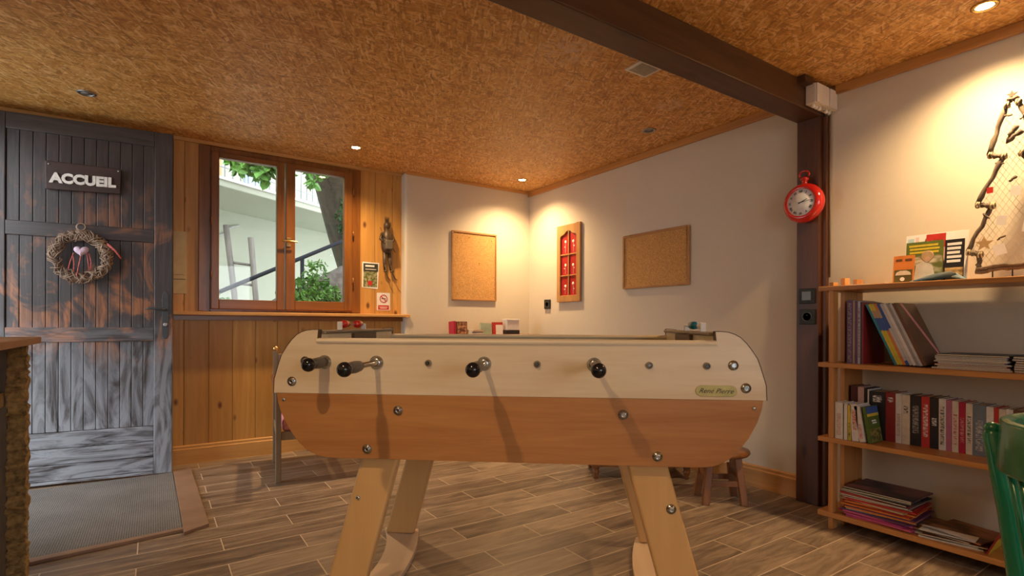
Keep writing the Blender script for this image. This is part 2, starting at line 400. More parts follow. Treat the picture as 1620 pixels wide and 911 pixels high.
struct(MB().box((XR, YF, 0), (XR+.1, YB, CEIL)).build('wall_right', M['plaster']))
lw = MB(); lw.box((XL-.1, YF, 0), (XL, 3.02, CEIL)); lw.box((XL-.1, 3.02, 2.06), (XL, 4.02, CEIL)); lw.box((XL-.1, 4.02, 0), (XL, YW, CEIL))
struct(lw.build('wall_left', M['plaster']))
fwl = MB(); fwl.box((XL-.1, YF-.1, 0), (-.75, YF, CEIL)); fwl.box((1.6, YF-.1, 0), (XR+.1, YF, CEIL)); fwl.box((-.75, YF-.1, 0), (1.6, YF, .7)); fwl.box((-.75, YF-.1, 2.1), (1.6, YF, CEIL))
struct(fwl.build('wall_front', M['plaster']))
wf = MB()
for a, b in (((-.75, .7), (1.6, .77)), ((-.75, 2.03), (1.6, 2.1))): wf.box((a[0], YF-.08, a[1]), (b[0], YF-.02, b[1]))
for x in (-.75, .39, 1.53): wf.box((x, YF-.08, .77), (x+.07, YF-.02, 2.03))
struct(wf.build('window_2', M['winframe'], bevel=.004))
MB().box((-.68, YF-.055, .77), (1.53, YF-.049, 2.03)).build('window_pane', M['glass'], bpy.data.objects['window_2'])
# ceiling edge strips and skirting
struct(MB().box((XR-.022, 1.555, CEIL-.045), (XR, YB, CEIL)).box((XR-.022, YF, CEIL-.045), (XR, 1.37, CEIL)).build('trim_1', M['pine_trim_y'], bevel=.003))
struct(MB().box((1.70, YB-.018, CEIL-.022), (XR-.022, YB, CEIL)).build('trim_2', M['pine_trim'], bevel=.003))
struct(MB().box((XL, YW-.018, CEIL-.025), (1.70, YW, CEIL)).build('trim_3', M['pine_trim'], bevel=.003))
def skirt(x0, x1): 
    m = MB(); m.prism([(YW, 0), (YW-.020, 0), (YW-.020, .100), (YW-.012, .106), (YW-.012, .120), (YW-.004, .126), (YW, .126)], 'yz', x0, x1); return m
struct(skirt(XL, 1.70).build('baseboard_far', M['pine_trim']))
struct(MB().prism([(XR, 0), (XR-.020, 0), (XR-.020, .100), (XR-.012, .106), (XR-.012, .120), (XR-.004, .126), (XR, .126)], 'xz', 1.555, YB).build('baseboard_right', M['pine_trim_y']))
struct(MB().prism([(YB, 0), (YB-.020, 0), (YB-.020, .100), (YB-.012, .106), (YB-.012, .120), (YB-.004, .126), (YB, .126)], 'yz', 1.70, XR-.02).build('baseboard_back', M['pine_trim']))
# door frame round the doorway in the left wall
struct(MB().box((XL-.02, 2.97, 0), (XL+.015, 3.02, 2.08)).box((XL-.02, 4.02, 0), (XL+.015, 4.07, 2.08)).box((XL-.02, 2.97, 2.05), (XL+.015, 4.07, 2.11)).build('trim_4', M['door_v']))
# beam and post
bo = MB().box((XL, 1.425, 2.045), (XR, 1.555, CEIL)).build('ceiling_beam', M['beam'], bevel=.006)
struct(bo); bo.name = 'trim_5'
struct(MB().box((2.66, 1.385, CEIL-.035), (2.735, 1.43, CEIL)).build('trim_6', M['beam'], bevel=.003))
po = MB().box((2.89, 1.43, 0), (XR, 1.548, 2.045)).box((2.915, 1.405, 0), (XR, 1.432, 2.045)).build('trim_7', M['post'], bevel=.004); struct(po)

# ------------------------------------------------------------------ window with two casements
def casement(x0, x1, gx0, gx1, gz0, gz1, y0, y1):
    z0, z1 = 1.045, 2.125
    o = MB().box((x0, y0, z0), (gx0, y1, z1)).box((gx1, y0, z0), (x1, y1, z1)).build('casement', M['winframe'], WIN, bevel=.005)
    MB().box((gx0, y0+.001, z0), (gx1, y1-.001, gz0)).box((gx0, y0+.001, gz1), (gx1, y1-.001, z1)).build('casement_rail', M['winframe_x'], o, bevel=.004)
    MB().box((gx0, y0+.025, gz0), (gx1, y0+.029, gz1)).build('pane', M['glass'], o)
WIN = MB().box((WX0, YW-.012, WZ0), (WX0+.07, YW+.09, WZ1)).box((WX1-.066, YW-.012, WZ0), (WX1, YW+.09, WZ1)).box((WX0+.07, YW-.012, WZ1-.035), (WX1-.066, YW+.09, WZ1)).box((WX0+.07, YW-.012, WZ0), (WX1-.066, YW+.09, WZ0+.018)).build('window_1', M['winframe'], bevel=.004)
struct(WIN)
casement(.316, .787, .366, .736, 1.112, 2.088, YW-.028, YW+.03)
casement(.796, 1.286, .861, 1.223, 1.114, 2.084, YW-.028, YW+.03)
hd = MB().box((.800, YW-.036, 1.51), (.830, YW-.028, 1.575)).tube([(.815, YW-.030, 1.545), (.815, YW-.07, 1.545)], .007).tube([(.762, YW-.072, 1.546), (.815, YW-.072, 1.545), (.868, YW-.072, 1.545)], [.006, .008, .006]).build('window_handle', M['brass'], WIN, bevel=.001)
for x in (.318, 1.292):
    for z in (1.25, 1.62, 1.95):
        MB().tube([(x, YW-.030, z), (x, YW-.030, z+.055)], .006).build('hinge', M['winframe'], WIN)
# sill board
sb = MB().box((XL, 4.085, 1.000), (1.70, YW, 1.024)).box((1.70, 4.085, 1.000), (1.735, YB, 1.024)).build('window_sill', M['pine_trim'], WIN, bevel=.005)
MB().box((XL, 4.165, .968), (1.70, YW, 1.000)).build('sill_batten', M['winframe_x'], WIN)

# ------------------------------------------------------------------ door leaf, wide open in front of the far wall
DANG = math.atan2(-.11507, .99336)
DL = bpy.data.objects.new('door_1', None); COL.objects.link(DL); DL.location = (.092, 3.963, .012); DL.rotation_euler = (0, 0, DANG); struct(DL)
DW = -.905; DT = 2.118    # local: x from DW to 0, front face at y=0 (towards the room), back at y=.045
def dpart(name, mb, mat, par=None, bev=.004): return mb.build(name, mat, par or DL, bevel=bev)
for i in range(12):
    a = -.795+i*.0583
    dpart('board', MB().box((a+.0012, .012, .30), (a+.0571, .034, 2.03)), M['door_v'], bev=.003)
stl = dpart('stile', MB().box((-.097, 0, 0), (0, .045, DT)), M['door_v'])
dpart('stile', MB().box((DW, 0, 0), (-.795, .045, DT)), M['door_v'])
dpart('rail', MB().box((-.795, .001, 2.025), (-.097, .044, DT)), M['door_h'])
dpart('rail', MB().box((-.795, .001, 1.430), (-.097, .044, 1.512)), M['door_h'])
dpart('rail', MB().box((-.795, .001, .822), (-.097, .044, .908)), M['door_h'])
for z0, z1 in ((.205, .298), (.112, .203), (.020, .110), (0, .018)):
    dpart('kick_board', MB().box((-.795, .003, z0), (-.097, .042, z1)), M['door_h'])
lockp = dpart('lock_plate', MB().prism([(-.055, .86), (-.046, .84), (-.038, .835), (-.030, .84), (-.021, .86), (-.021, 1.11), (-.030, 1.125), (-.038, 1.14), (-.046, 1.125), (-.055, 1.11)], 'xz', -.004, 0), M['anthracite'], stl, .001)
dpart('lever_handle', MB().tube([(-.036, 0, 1.018), (-.036, -.045, 1.018)], .009).tube([(-.034, -.048, 1.016), (-.07, -.050, 1.022), (-.115, -.046, 1.025), (-.135, -.044, 1.020)], [.009, .007, .006, .004]), M['anthracite'], stl, 0)
dpart('lock_cylinder', MB().lathe([(.012, -.002), (.012, -.018), (.009, -.020)], (-.036, 0, .925), 'y', 14), M['steel_dull'], stl, 0)

# ACCUEIL sign hanging on the door
def on_door(x, y, z): # door-local to world
    return (DL.matrix_basis if False else Matrix.Translation(DL.location) @ Matrix.Rotation(DANG, 4, 'Z')) @ Vector((x, y, z))
sg = thing('welcome_sign', 'dark brown wooden ACCUEIL sign hung high on the worn door', 'sign', on_door(-.440, -.0, 1.705), DANG)
MB().prism([(-.176, -.005), (.174, .004), (.178, .153), (-.178, .157)], 'xz', -.020, -.002).build('sign_board', wood('sign_wood', (.030, .014, .011), (.062, .032, .026), 'x'), sg, bevel=.004)
text_mesh('sign_letters', 'ACCUEIL', .074, plain('chalky_white_letters', (.75, .71, .66), .7, var=.15), sg, frame_m((.000, -.026, .060), (1, 0, .014), (0, 0, 1)), extrude=.006, offset=.0040, spacing=1.02)
for x in (-.160, .165): MB().ball((x, -.022, .138), .006, 8).build('screw_head', M['steel_dull'], sg)

# wreath
wr = thing('twig_wreath', 'woven twig wreath hanging on the door below the sign', 'wreath', on_door(-.447, -.042, 1.318), DANG)
wt = MB()
for i in range(46):
    ph = random.uniform(0, 6.28); span = random.uniform(1.2, 3.2); rr = random.uniform(.108, .142); tw = random.uniform(3, 7)*random.choice((-1, 1)); am = random.uniform(.008, .024)
    pts = []
    for k in range(15):
        t = k/14; a = ph+span*t; q = rr+am*math.sin(tw*t*3+ph)
        pts.append((q*math.cos(a), random.uniform(-.002, .002)+.020*math.cos(tw*t*3+ph), q*math.sin(a)))
    wt.tube(pts, random.uniform(.0030, .0045), 5)
for i in range(60):   # short bindings running across the ring
    a = random.uniform(0, 6.28); d = random.uniform(.25, .5)*random.choice((-1, 1))
    p0 = (.098*math.cos(a), -.012, .098*math.sin(a)); p1 = (.124*math.cos(a+d/2), -.030, .124*math.sin(a+d/2)); p2 = (.155*math.cos(a+d), -.008, .155*math.sin(a+d))
    wt.tube([p0, p1, p2], .0032, 5)
twig = wood('bare_twigs', (.16, .095, .06), (.36, .25, .17), 'z')
wt.build('wreath_ring', twig, wr)
MB().tube([(.003+.020*math.cos(a), -.015, .172+.020*math.sin(a)) for a in [k*2*math.pi/16 for k in range(16)]], .0035, 6, closed=True).tube([(.003+.024*math.cos(a), -.010, .170+.022*math.sin(a)) for a in [k*2*math.pi/16 for k in range(16)]], .0035, 6, closed=True).build('hanging_loop', twig, wr)
hp = []
for k in range(28):
    t = 2*math.pi*k/28; hp.append((16*math.sin(t)**3/16*.036, (13*math.cos(t)-5*math.cos(2*t)-2*math.cos(3*t)-math.cos(4*t))/16*.034))
hb = MB(); ctr = (0, 0)
rings = [(1.0, 0), (.93, -.010), (.7, -.019), (.35, -.024)]
hv = []; 
for sgn in (1, -1):
    for s_, d in rings: hv += [(p[0]*s_+.004, -.020+d*sgn, p[1]*s_+.032) for p in hp]
nf = []; n = 28
for g_ in (0, 1):
    o_ = g_*4*n
    for j in range(3): nf += [(o_+j*n+k, o_+j*n+(k+1) % n, o_+(j+1)*n+(k+1) % n, o_+(j+1)*n+k) for k in range(n)]
    nf.append(tuple(o_+3*n+k for k in range(n)))
hb.add(hv, nf, True)
hb.build('fabric_heart', plain('pale_lilac_cloth', (.62, .46, .58), .7, var=.2, sc=60), wr, sub=1)
rib = plain('red_white_ribbon', (.55, .12, .10), .6, var=.4, sc=90)
for pts in ([(-.03, -.022, .02), (-.045, -.02, -.03), (-.055, -.02, -.075)], [(-.035, -.02, .01), (-.028, -.02, -.04), (-.030, -.02, -.09)], [(.004, -.03, .0), (-.006, -.022, -.05), (-.014, -.032, -.115)], [(.03, -.02, .02), (.036, -.02, -.03), (.042, -.02, -.08)], [(.04, -.02, .02), (.05, -.02, -.03), (.048, -.02, -.075)]):
    MB().tube(pts, .0028, 5).build('ribbon', rib, wr)
for dz in (0, .008): MB().tube([(.128, -.03, .075+dz), (.165, -.035, .040+dz), (.195, -.03, -.005+dz*.5)], .003, 5).build('ribbon', rib, wr)

# ------------------------------------------------------------------ floor mat with its tiled edge
struct(MB().prism([(XL, 2.73), (.118, 2.862), (.100, 3.955), (XL, 3.955)], 'xy', .0, .006).build('trim_8', None or plain('mat_base', (.2, .15, .1), .8)))
def mat_pile():
    m, nt, b = newmat('ribbed_grey_mat')
    t = nd(nt, 'ShaderNodeTexCoord'); sp = nd(nt, 'ShaderNodeSeparateXYZ'); lk(nt, t.outputs['Object'], sp.inputs[0])
    s = math_(nt, 'SINE', math_(nt, 'MULTIPLY', sp.outputs[0], 700.0)); n = noise(nt, coords(nt), 140, 3)
    n2 = noise(nt, coords(nt), 5, 3)
    f = math_(nt, 'ADD', math_(nt, 'MULTIPLY', s, .12), math_(nt, 'ADD', math_(nt, 'MULTIPLY', n, .5), math_(nt, 'MULTIPLY', n2, .25)))
    lk(nt, ramp(nt, f, [(.2, (.075, .070, .066)), (.55, (.21, .20, .19))]), b.inputs['Base Color']); setp(b, rough=.85)
    bump(nt, b, f, .5, .003); return m
dm = thing('entrance_mat', 'large ribbed grey mat with brown border on floor before the open door', 'mat', (0, 0, .006))
MB().prism([(XL+.01, 2.765), (.108, 2.868), (.096, 3.955), (XL+.01, 3.955)], 'xy', 0, .008).build('mat_pile', mat_pile(), dm, bevel=.002)
bord = plain('brown_mat_border', (.25, .155, .10), .5, var=.15, sc=8)
MB().prism([(.110, 2.790), (.213, 2.850), (.196, 4.02), (.098, 4.02)], 'xy', -.006, .010).build('border_strip', bord, dm, bevel=.002)
MB().prism([(XL+.01, 2.700), (.213, 2.852), (.108, 2.868), (XL+.01, 2.765)], 'xy', -.006, .009).build('border_strip', bord, dm, bevel=.002)

# ------------------------------------------------------------------ foosball table
TO = Vector((1.4847, .8836, 0)); TANG = -(YAW+.0906)
T = thing('foosball_table', 'large wooden foosball table with black ball handles in the middle of room', 'foosball table', TO, TANG)
CU = -.7513
up_half = [(.0026, .7279), (.0007, .7722), (-.0143, .8228), (-.0240, .850), (-.0393, .874), (-.0550, .895), (-.0723, .9121), (-.0880, .921), (-.1056, .9268), (-.1245, .929), (-.1433, .929), (-.1400, .894)]
mir = lambda L: [(2*CU-u, z) for u, z in L]
upper = up_half+mir(up_half)[::-1]
lo_half = [(-.0063, .7277), (-.0098, .7036), (-.0221, .6646), (-.0466, .617), (-.0795, .5734), (-.1000, .555), (-.121, .5422), (-.145, .532), (-.175, .5275), (-.2053, .5265)]
lower = lo_half+mir(lo_half)[::-1]
WID = .76
for v0, v1, nm in ((0, .024, 'side'), (WID-.024, WID, 'side')):
    MB().prism(upper, 'xz', v0, v1).build('upper_side_panel', M['birch'], T, bevel=.0015)
    MB().prism(lower, 'xz', v0+.001, v1-.001).build('lower_side_panel', M['cherry'], T, bevel=.0015)
    for hf in (up_half, mir(up_half)):
        e = MB(); pts = hf
        for (a, b) in zip(pts[:-1], pts[1:]):
            d = Vector((b[0]-a[0], b[1]-a[1])).normalized(); nrm = Vector((d.y, -d.x)) if hf is up_half else Vector((-d.y, d.x))
            q = [(a[0], a[1]), (b[0], b[1]), (b[0]+nrm.x*.0018, b[1]+nrm.y*.0018), (a[0]+nrm.x*.0018, a[1]+nrm.y*.0018)]
            e.prism(q, 'xz', v0-.0005, v1+.0005)
        e.build('edge_band', M['edge'], T)
    # rounded top rail between the two lobes
    prof = [(v0-.006, .889), (v0-.008, .894), (v0-.005, .900), (v0+.004, .903), (v1-.004, .903), (v1+.005, .900), (v1+.008, .894), (v1+.006, .889)]
    MB().prism(prof, 'yz', 2*CU+.1400, -.1400).build('top_rail', wood('pale_rail_wood', (.78, .64, .42), (.90, .78, .58), 'x'), T)
# ends, ledges, goals, pitch
for sg_, u0 in ((-1, 2*CU+.1433), (1, -.1433)):
    uo = u0+sg_*.048
    MB().box((min(u0, uo), .024, .54), (max(u0, uo), WID-.024, .916)).build('end_wall', M['birch'], T)
    MB().box((min(u0-sg_*.012, uo+sg_*.01), .026, .916), (max(u0-sg_*.012, uo+sg_*.01), WID-.026, .926)).build('end_ledge', wood('grey_brown_ledge', (.16, .12, .085), (.27, .21, .15), 'y'), T, bevel=.003)
    MB().box((min(u0-sg_*.012, u0), .27, .79), (max(u0-sg_*.012, u0), .50, .914)).build('goal_frame', plain('goal_brown', (.11, .07, .04), .5), T)
    uu = u0+sg_*.018 # scorer on the ledge: two posts, a rod and beads
    beadm = M['red_enamel'] if sg_ < 0 else plain('teal_beads', (.01, .18, .24), .3)
    sc = MB().box((uu-.009, .205, .926), (uu+.009, .213, .956)).build('score_counter', M['white'], T, bevel=.002); MB().box((uu-.009, .434, .926), (uu+.009, .442, .949)).build('counter_post', M['white'], sc, bevel=.002)
    MB().tube([(uu, .21, .948), (uu, .44, .944)], .0022, 6).build('rod', M['steel_dull'], sc)
    vs_ = ((.222, .275), (.355, .405)) if sg_ < 0 else ((.30, .375),)
    for a, b in vs_:
        MB().lathe([(.004, a), (.013, a+.004), (.0145, (a+b)/2), (.013, b-.004), (.004, b)], (uu, 0, .947), 'y', 14).build('bead', beadm, sc)
    if sg_ > 0: MB().lathe([(.004, .235), (.012, .237), (.012, .246), (.004, .248)], (uu, 0, .946), 'y', 14).build('bead', M['white'], sc)
    # rounded outer nose under the lobes
    no = [(u*1.0, z) for u, z in ((lo_half[:8] if sg_ > 0 else mir(lo_half[:8])))]
    e = MB()
    for a, b in zip(no[:-1], no[1:]):
        e.add([(a[0]-sg_*.010, .024, a[1]), (b[0]-sg_*.010, .024, b[1]), (b[0]-sg_*.010, WID-.024, b[1]), (a[0]-sg_*.010, WID-.024, a[1]),
               (a[0]-sg_*.018, .024, a[1]), (b[0]-sg_*.018, .024, b[1]), (b[0]-sg_*.018, WID-.024, b[1]), (a[0]-sg_*.018, WID-.024, a[1])],
              [(0, 1, 2, 3), (7, 6, 5, 4), (0, 4, 5, 1), (3, 2, 6, 7), (0, 3, 7, 4), (1, 5, 6, 2)])
    e.build('end_skirt', M['cherry'], T)
MB().box((2*CU+.1433, .024, .700), (-.1433, WID-.024, .715)).build('pitch', plain('pitch_green', (.05, .22, .09), .5), T)
MB().box((2*CU+.20, .024, .535), (-.20, WID-.024, .548)).build('bottom_board', M['cherry'], T)
RU = [-1.3368, -1.169, -1.0045, -.8300, -.6685, -.4971, -.3349, -.1683]
near = {0: -.110, 1: -.250, 3: -.215, 5: -.190}
HZ = .828
figm = {0: plain('red_players', (.5, .02, .02), .4), 1: plain('blue_players', (.02, .08, .35), .4)}
for i, u in enumerate(RU):
    n = i in near
    r = MB()
    if n: r.tube([(u, near[i]+.02, HZ), (u, WID+.06, HZ)], .0078, 12)
    else: r.tube([(u, -.010, HZ), (u, WID+.16, HZ)], .0065, 12)
    rod = r.build('player_rod', M['steel'], T)
    # bushing and washer on both panels
    for y_, s_ in ((0, -1), (WID, 1)):
        rad = .0215 if (n == (s_ < 0)) else .0105
        MB().lathe([(rad, 0), (rad, s_*.004), (rad*.72, s_*.006), (rad*.66, s_*.011), (rad*.45, s_*.012)], (u, y_, HZ), 'y', 22).build('bushing', M['steel'] if rad > .02 else M['steel_dull'], T)
    if n:
        b_ = near[i]; L = .085
        g = MB().lathe([(.0085, b_+.02+L), (.0150, b_+.018+L), (.0175, b_+.07), (.016, b_+.04), (.014, b_+.015)], (u, 0, HZ), 'y', 18).build('grip_sleeve', M['grip'], rod)
        MB().ball((u, b_, HZ-.001), .0208, 22).build('ball_knob', M['black_plastic'], rod)
    else:
        b_ = WID+.16
        MB().lathe([(.0085, b_-.09), (.015, b_-.085), (.0165, b_-.04), (.012, b_)], (u, 0, HZ), 'y', 14).build('grip_sleeve', M['grip'], rod)
        MB().ball((u, b_+.01, HZ), .0255, 18).build('ball_knob', M['black_plastic'], rod)
        MB().lathe([(.0060, -.012), (.0062, -.004)], (u, 0, HZ), 'y', 12).build('rod_end_cap', M['black_plastic'], rod)
    cnt = [1, 2, 3, 5, 5, 3, 2, 1][i]
    for k in range(cnt):
        v = WID/2+(k-(cnt-1)/2)*(.52/max(cnt, 1.6))
        MB().lathe([(.012, -.062), (.010, -.045), (.013, -.02), (.016, 0), (.012, .018), (.005, .022), (.010, .028), (.009, .040), (.002, .044)], (u, v, HZ), 'z', 10).build('player_figure', figm[0 if n else 1], rod)
# coach bolts with washers
def bolt(u, z, y=0, r=.0148, par=T, m='steel'):
    MB().lathe([(r, 0), (r, -.0022), (r*.60, -.0024), (r*.55, -.0065), (r*.38, -.0090), (r*.30, -.0060)], (u, y, z), 'y', 18).build('bolt', M[m], par)
for u, z in ((-1.4445, .7656), (-1.0998, .6798), (-1.1984, .5575), (-.4104, .6793), (-.3099, .5571), (-.0925, .8303), (-.0564, .7639), (-1.401, .830)): bolt(u, z)
for u, z in ((-1.4720, .707), (-.0329, .7051)): MB().ball((u, 0, z), .006, 12, (1, .6, 1)).build('bolt', M['steel'], T)
# brass name plate
pl = MB()
pts = []
for cx_, a0 in ((-.1004, -90), (-.1824, 90)):
    for k in range(9): a = R(a0+180*k/8); pts.append((cx_+.0185*math.cos(a), .7545+.0165*math.sin(a)))
np_ = pl.prism(pts, 'xz', -.003, 0).build('name_plate', M['brass_plate'], T, bevel=.0008)
text_mesh('plate_lettering', 'René Pierre', .0205, M['ink'], np_, frame_m((-.1414, -.0034, .7545), (1, 0, -.01), (.25, 0, 1)), extrude=.0003, shear=.25)
# legs and curved foot boards
def leg(side, v0, v1):
    L = [(-1.245, .60), (-1.112, .60), (-1.243, .020), (-1.378, .020)]
    L = [(-1.2085, .60), (-1.0880, .60), (-1.2420, .022), (-1.3690, .022)]
    if side > 0: L = mir(L)[::-1]
    lg = MB().prism(L, 'xz', v0, v1).build('leg', M['beech'], T, bevel=.010, seg=3)
    return lg
for side in (-1, 1):
    lf = leg(side, .030, .078); lr = leg(side, WID-.078, WID-.030)
    ub = -1.2395 if side < 0 else 2*CU+1.2395
    MB().ball((ub, .030, .394), .0075, 12, (1, .7, 1)).build('bolt', M['steel'], lf) if side < 0 else bolt(ub-.000, .392, .030, .0150, lf)
    ft = []
    for k in range(13): 
        v = .02+(WID-.03)*k/12; ft.append((-1.180-.042*((v-.36)/.34)**2, v))
    for k in range(12, -1, -1):
        v = .02+(WID-.03)*k/12; ft.append((-1.300-.070*((v-.36)/.34)**2, v))
    if side > 0: ft = [(2*CU-a, b) for a, b in ft][::-1]
    MB().prism(ft, 'xy', 0, .022).build('foot_board', M['ply'], T, bevel=.003)

# ------------------------------------------------------------------ bookcase against the right wall
BK = thing('bookcase', 'open pine bookcase with four shelves against the right wall', 'bookcase', (2.62, .0, 0))
SH = [(.052, .076), (.402, .424), (.752, .774), (1.110, 1.132)]   # shelf undersides and tops
for z0, z1 in SH: MB().box((0, -.35, z0), (.305, 1.300, z1)).build('shelf', M['shelf'], BK, bevel=.003)
for yy in (1.243, -.30):
    for x0, x1 in ((0.004, .050), (.115, .165), (.240, .300)):
        m_ = MB(); zs = [0]+[q for s_ in SH for q in s_]+[1.175]
        for a, b in zip(zs[0::2], zs[1::2]):
            if x0 < .05 and b > 1.14: b = 1.150
            m_.box((x0, yy-.010, a), (x1, yy+.010, b))
        m_.build('upright', M['shelf_z'], BK, bevel=.002)
    m_ = MB()
    for (a, b) in ((.076, .402), (.424, .752), (.774, 1.110)): m_.box((.165, yy-.007, a+.0), (.240, yy+.003, b))
    m_.build('side_panel', M['shelf_z'], BK)

# ---- books
def pal(name, c, rough=.4): return plain('cover_'+name, c, rough, var=.12, sc=40)
COVER = {'maroon': pal('maroon', (.10, .018, .016)), 'pink white': pal('pink_white', (.62, .42, .36)), 'black': pal('black', (.018, .016, .018)),
         'white': pal('white', (.68, .64, .58)), 'dark red': pal('dark_red', (.26, .02, .02)), 'cream': pal('cream', (.66, .56, .42)),
         'red': pal('red', (.52, .035, .025)), 'mauve': pal('mauve', (.42, .13, .22)), 'crimson': pal('crimson', (.42, .012, .045)),
         'grey blue': pal('grey_blue', (.15, .19, .22)), 'yellow': pal('yellow', (.62, .48, .04)), 'green': pal('green', (.08, .14, .02)),
         'purple': pal('purple', (.12, .05, .14)), 'grey': pal('grey', (.30, .28, .27)), 'teal': pal('teal', (.01, .22, .28)), 'blue': pal('blue', (.03, .09, .32)),
         'orange': pal('orange', (.62, .20, .04)), 'pink': pal('pink', (.62, .12, .26)), 'brown': pal('brown', (.14, .06, .03)), 'navy': pal('navy', (.02, .035, .10)),
         'magenta': pal('magenta', (.50, .06, .25)), 'dark green': pal('dark_green', (.03, .07, .03)), 'light grey': pal('light_grey', (.50, .48, .46)), 'tan': pal('tan', (.45, .30, .16))}
PAGES = plain('page_edges', (.62, .54, .40), .8, var=.15, sc=200)
def ink_mat(name, bg, fg, sc=190):
    """small rows of unreadable print"""
    m, nt, b = newmat(name)
    v = noise(nt, coords(nt, (1, .35, 1)), sc, 2)
    lk(nt, ramp(nt, v, [(.42, bg), (.62, fg)]), b.inputs['Base Color']); setp(b, rough=.5); return m
INK_D = {}
def book(y0, th, x_front, depth, z0, h, colname, label, group, tilt=0, ink=None, kind='book', category='book'):
    """upright book, spine to the room (-x); y0 is its high-y edge at the foot, th its thickness; tilt leans the head to +y"""
    o = thing(kind, label, category, (x_front, y0, z0), 0, group)
    o.rotation_euler = (R(-tilt), 0, 0)
    cv = MB().box((0, -th, 0), (.0022, 0, h)).box((.0022, -th, 0), (depth, -th+.0016, h)).box((.0022, -.0016, 0), (depth, 0, h)).build('cover', COVER[colname], o)
    MB().box((.0022, -th+.0016, .003), (depth-.003, -.0016, h-.003)).build('page_block', PAGES, o)
    if ink:
        bgc, fgc, a, b = ink
        k = (bgc, fgc)
        if k not in INK_D: INK_D[k] = ink_mat('spine_print_%d' % len(INK_D), bgc, fgc)
        MB().box((-.0006, -th*.78, h*a), (0, -th*.22, h*b)).build('spine_print', INK_D[k], cv)
    return o
DK = (.05, .04, .04); WH = (.75, .72, .66); CRM = (.62, .55, .45)
xb = [1.182, 1.152, 1.126, 1.112, 1.105, 1.040, 1.002, .978, .948, .908, .878, .848, .823, .804, .782, .760, .738, .697, .674, .660, .640, .618, .590, .560, .53]
zt = [.667, .664, .661, .657, .654, .656, .653, .651, .652, .651, .652, .650, .647, .645, .643, .641, .639, .636, .635, .632, .634, .634, .630, .636, .630]
row = [('maroon', 'spine at the very left end of back row', None), ('pink white', 'pinkish book second from left in back row', None), ('black', 'third from left in back row', None), ('white', 'very thin white spine in back row beside black books', None),
       ('black', 'wide black book with small white title beside the dark red one', ((.018, .016, .018), WH, .78, .92)), ('dark red', 'dark red book with white title behind the green paperback', ((.26, .02, .02), WH, .80, .90)),
       ('white', 'plain whitish spine right of the dark red book', (CRM, (.4, .3, .3), .15, .6)), ('cream', 'cream spine with a dark picture, left of thick black book', (CRM, DK, .62, .78)),
       ('black', 'thick black book between cream and red spines', (DK, (.35, .33, .3), .25, .8)), ('red', 'bright red spine with white title in back row', ((.52, .035, .025), WH, .2, .85)),
       ('black', 'black book right of the bright red spine', (DK, WH, .45, .6)), ('white', 'white spine left of the mauve book', (CRM, DK, .1, .85)),
       ('mauve', 'mauve spine between two white books', None), ('cream', 'cream spine with red print, right of the mauve book', (CRM, (.5, .1, .08), .15, .75)),
       ('crimson', 'crimson spine in back row', ((.42, .012, .045), (.6, .3, .25), .2, .7)), ('cream', 'cream spine between crimson and grey blue books', (CRM, DK, .2, .75)),
       ('grey blue', 'wide grey blue photo spine', ((.12, .15, .18), (.5, .5, .48), .1, .7)), ('white', 'tall white book left of the green chair back', None),
       ('red', 'thin red spine beside green chair back', None), ('cream', 'cream book behind the chair top rail', None), ('white', 'white book behind green chair top rail', None),
       ('brown', 'brown book behind green chair, right of white one', None), ('tan', 'tan book at right edge of photo, back row', None), ('grey', 'grey book at the far right of back row', None)]
XBK = 2.765; s_ = XBK/2.68
for i, (cn, lb, ink) in enumerate(row):
    a = xb[i]*s_; b = xb[i+1]*s_; h = .95+(zt[i]-.95)*s_-.424
    if i < 4: h += .004
    book(a-.0006, a-b-.0012, XBK, .13, .424, h, cn, cn+' book, '+lb if cn not in lb else lb+', on the third shelf', 'books in the back row of the third shelf', ink=ink)
fr = [(1.229, .033, 'white', .168, 0, 'thick white paperback at left end of the small front row', (CRM, (.5, .35, .3), .1, .7)),
      (1.190, .013, 'white', .166, 0, 'thin white paperback, second from left in the front row', None),
      (1.175, .014, 'yellow', .160, 0, 'yellow and black thin paperback in the front row', ((.6, .5, .05), DK, .0, .5)),
      (1.156, .028, 'white', .167, 3, 'white paperback with red mark leaning in the front row', (CRM, (.55, .06, .05), .3, .85)),
      (1.124, .022, 'white', .160, 9, 'white and pink paperback leaning against the green one', (CRM, (.6, .1, .3), .1, .5))]
for y0, th, cn, h, tl, lb, ink in fr: book(y0, th, 2.635, .108, .4245, h, cn, lb, 'small paperbacks in front on the third shelf', tilt=tl, ink=ink)
gp = book(1.092, .014, 2.640, .112, .4245, .160, 'green', 'green paperback with blue band, its cover facing out of the front row', 'small paperbacks in front on the third shelf', tilt=9)
pc = MB().box((.002, -.0150, .115), (.110, -.0142, .128)).build('cover_band', COVER['yellow'], gp); MB().box((.002, -.0150, .128), (.110, -.0142, .158)).build('cover_band', COVER['blue'], gp)
MB().box((.004, -.0150, .006), (.108, -.0142, .060)).build('cover_picture', ink_mat('green_cover_picture', (.05, .07, .015), (.30, .24, .06), 60), gp)
text_mesh('cover_title', 'le livre'[:0]+'Jean\nla fleur'[:0]+'Contes', .018, M['paper'], gp, frame_m((.055, -.0152, .098), (1, 0, 0), (0, 0, 1)), extrude=.0003) if False else MB().box((.035, -.0152, .092), (.075, -.0144, .098)).box((.040, -.0152, .082), (.078, -.0144, .088)).build('cover_title', M['paper'], gp)
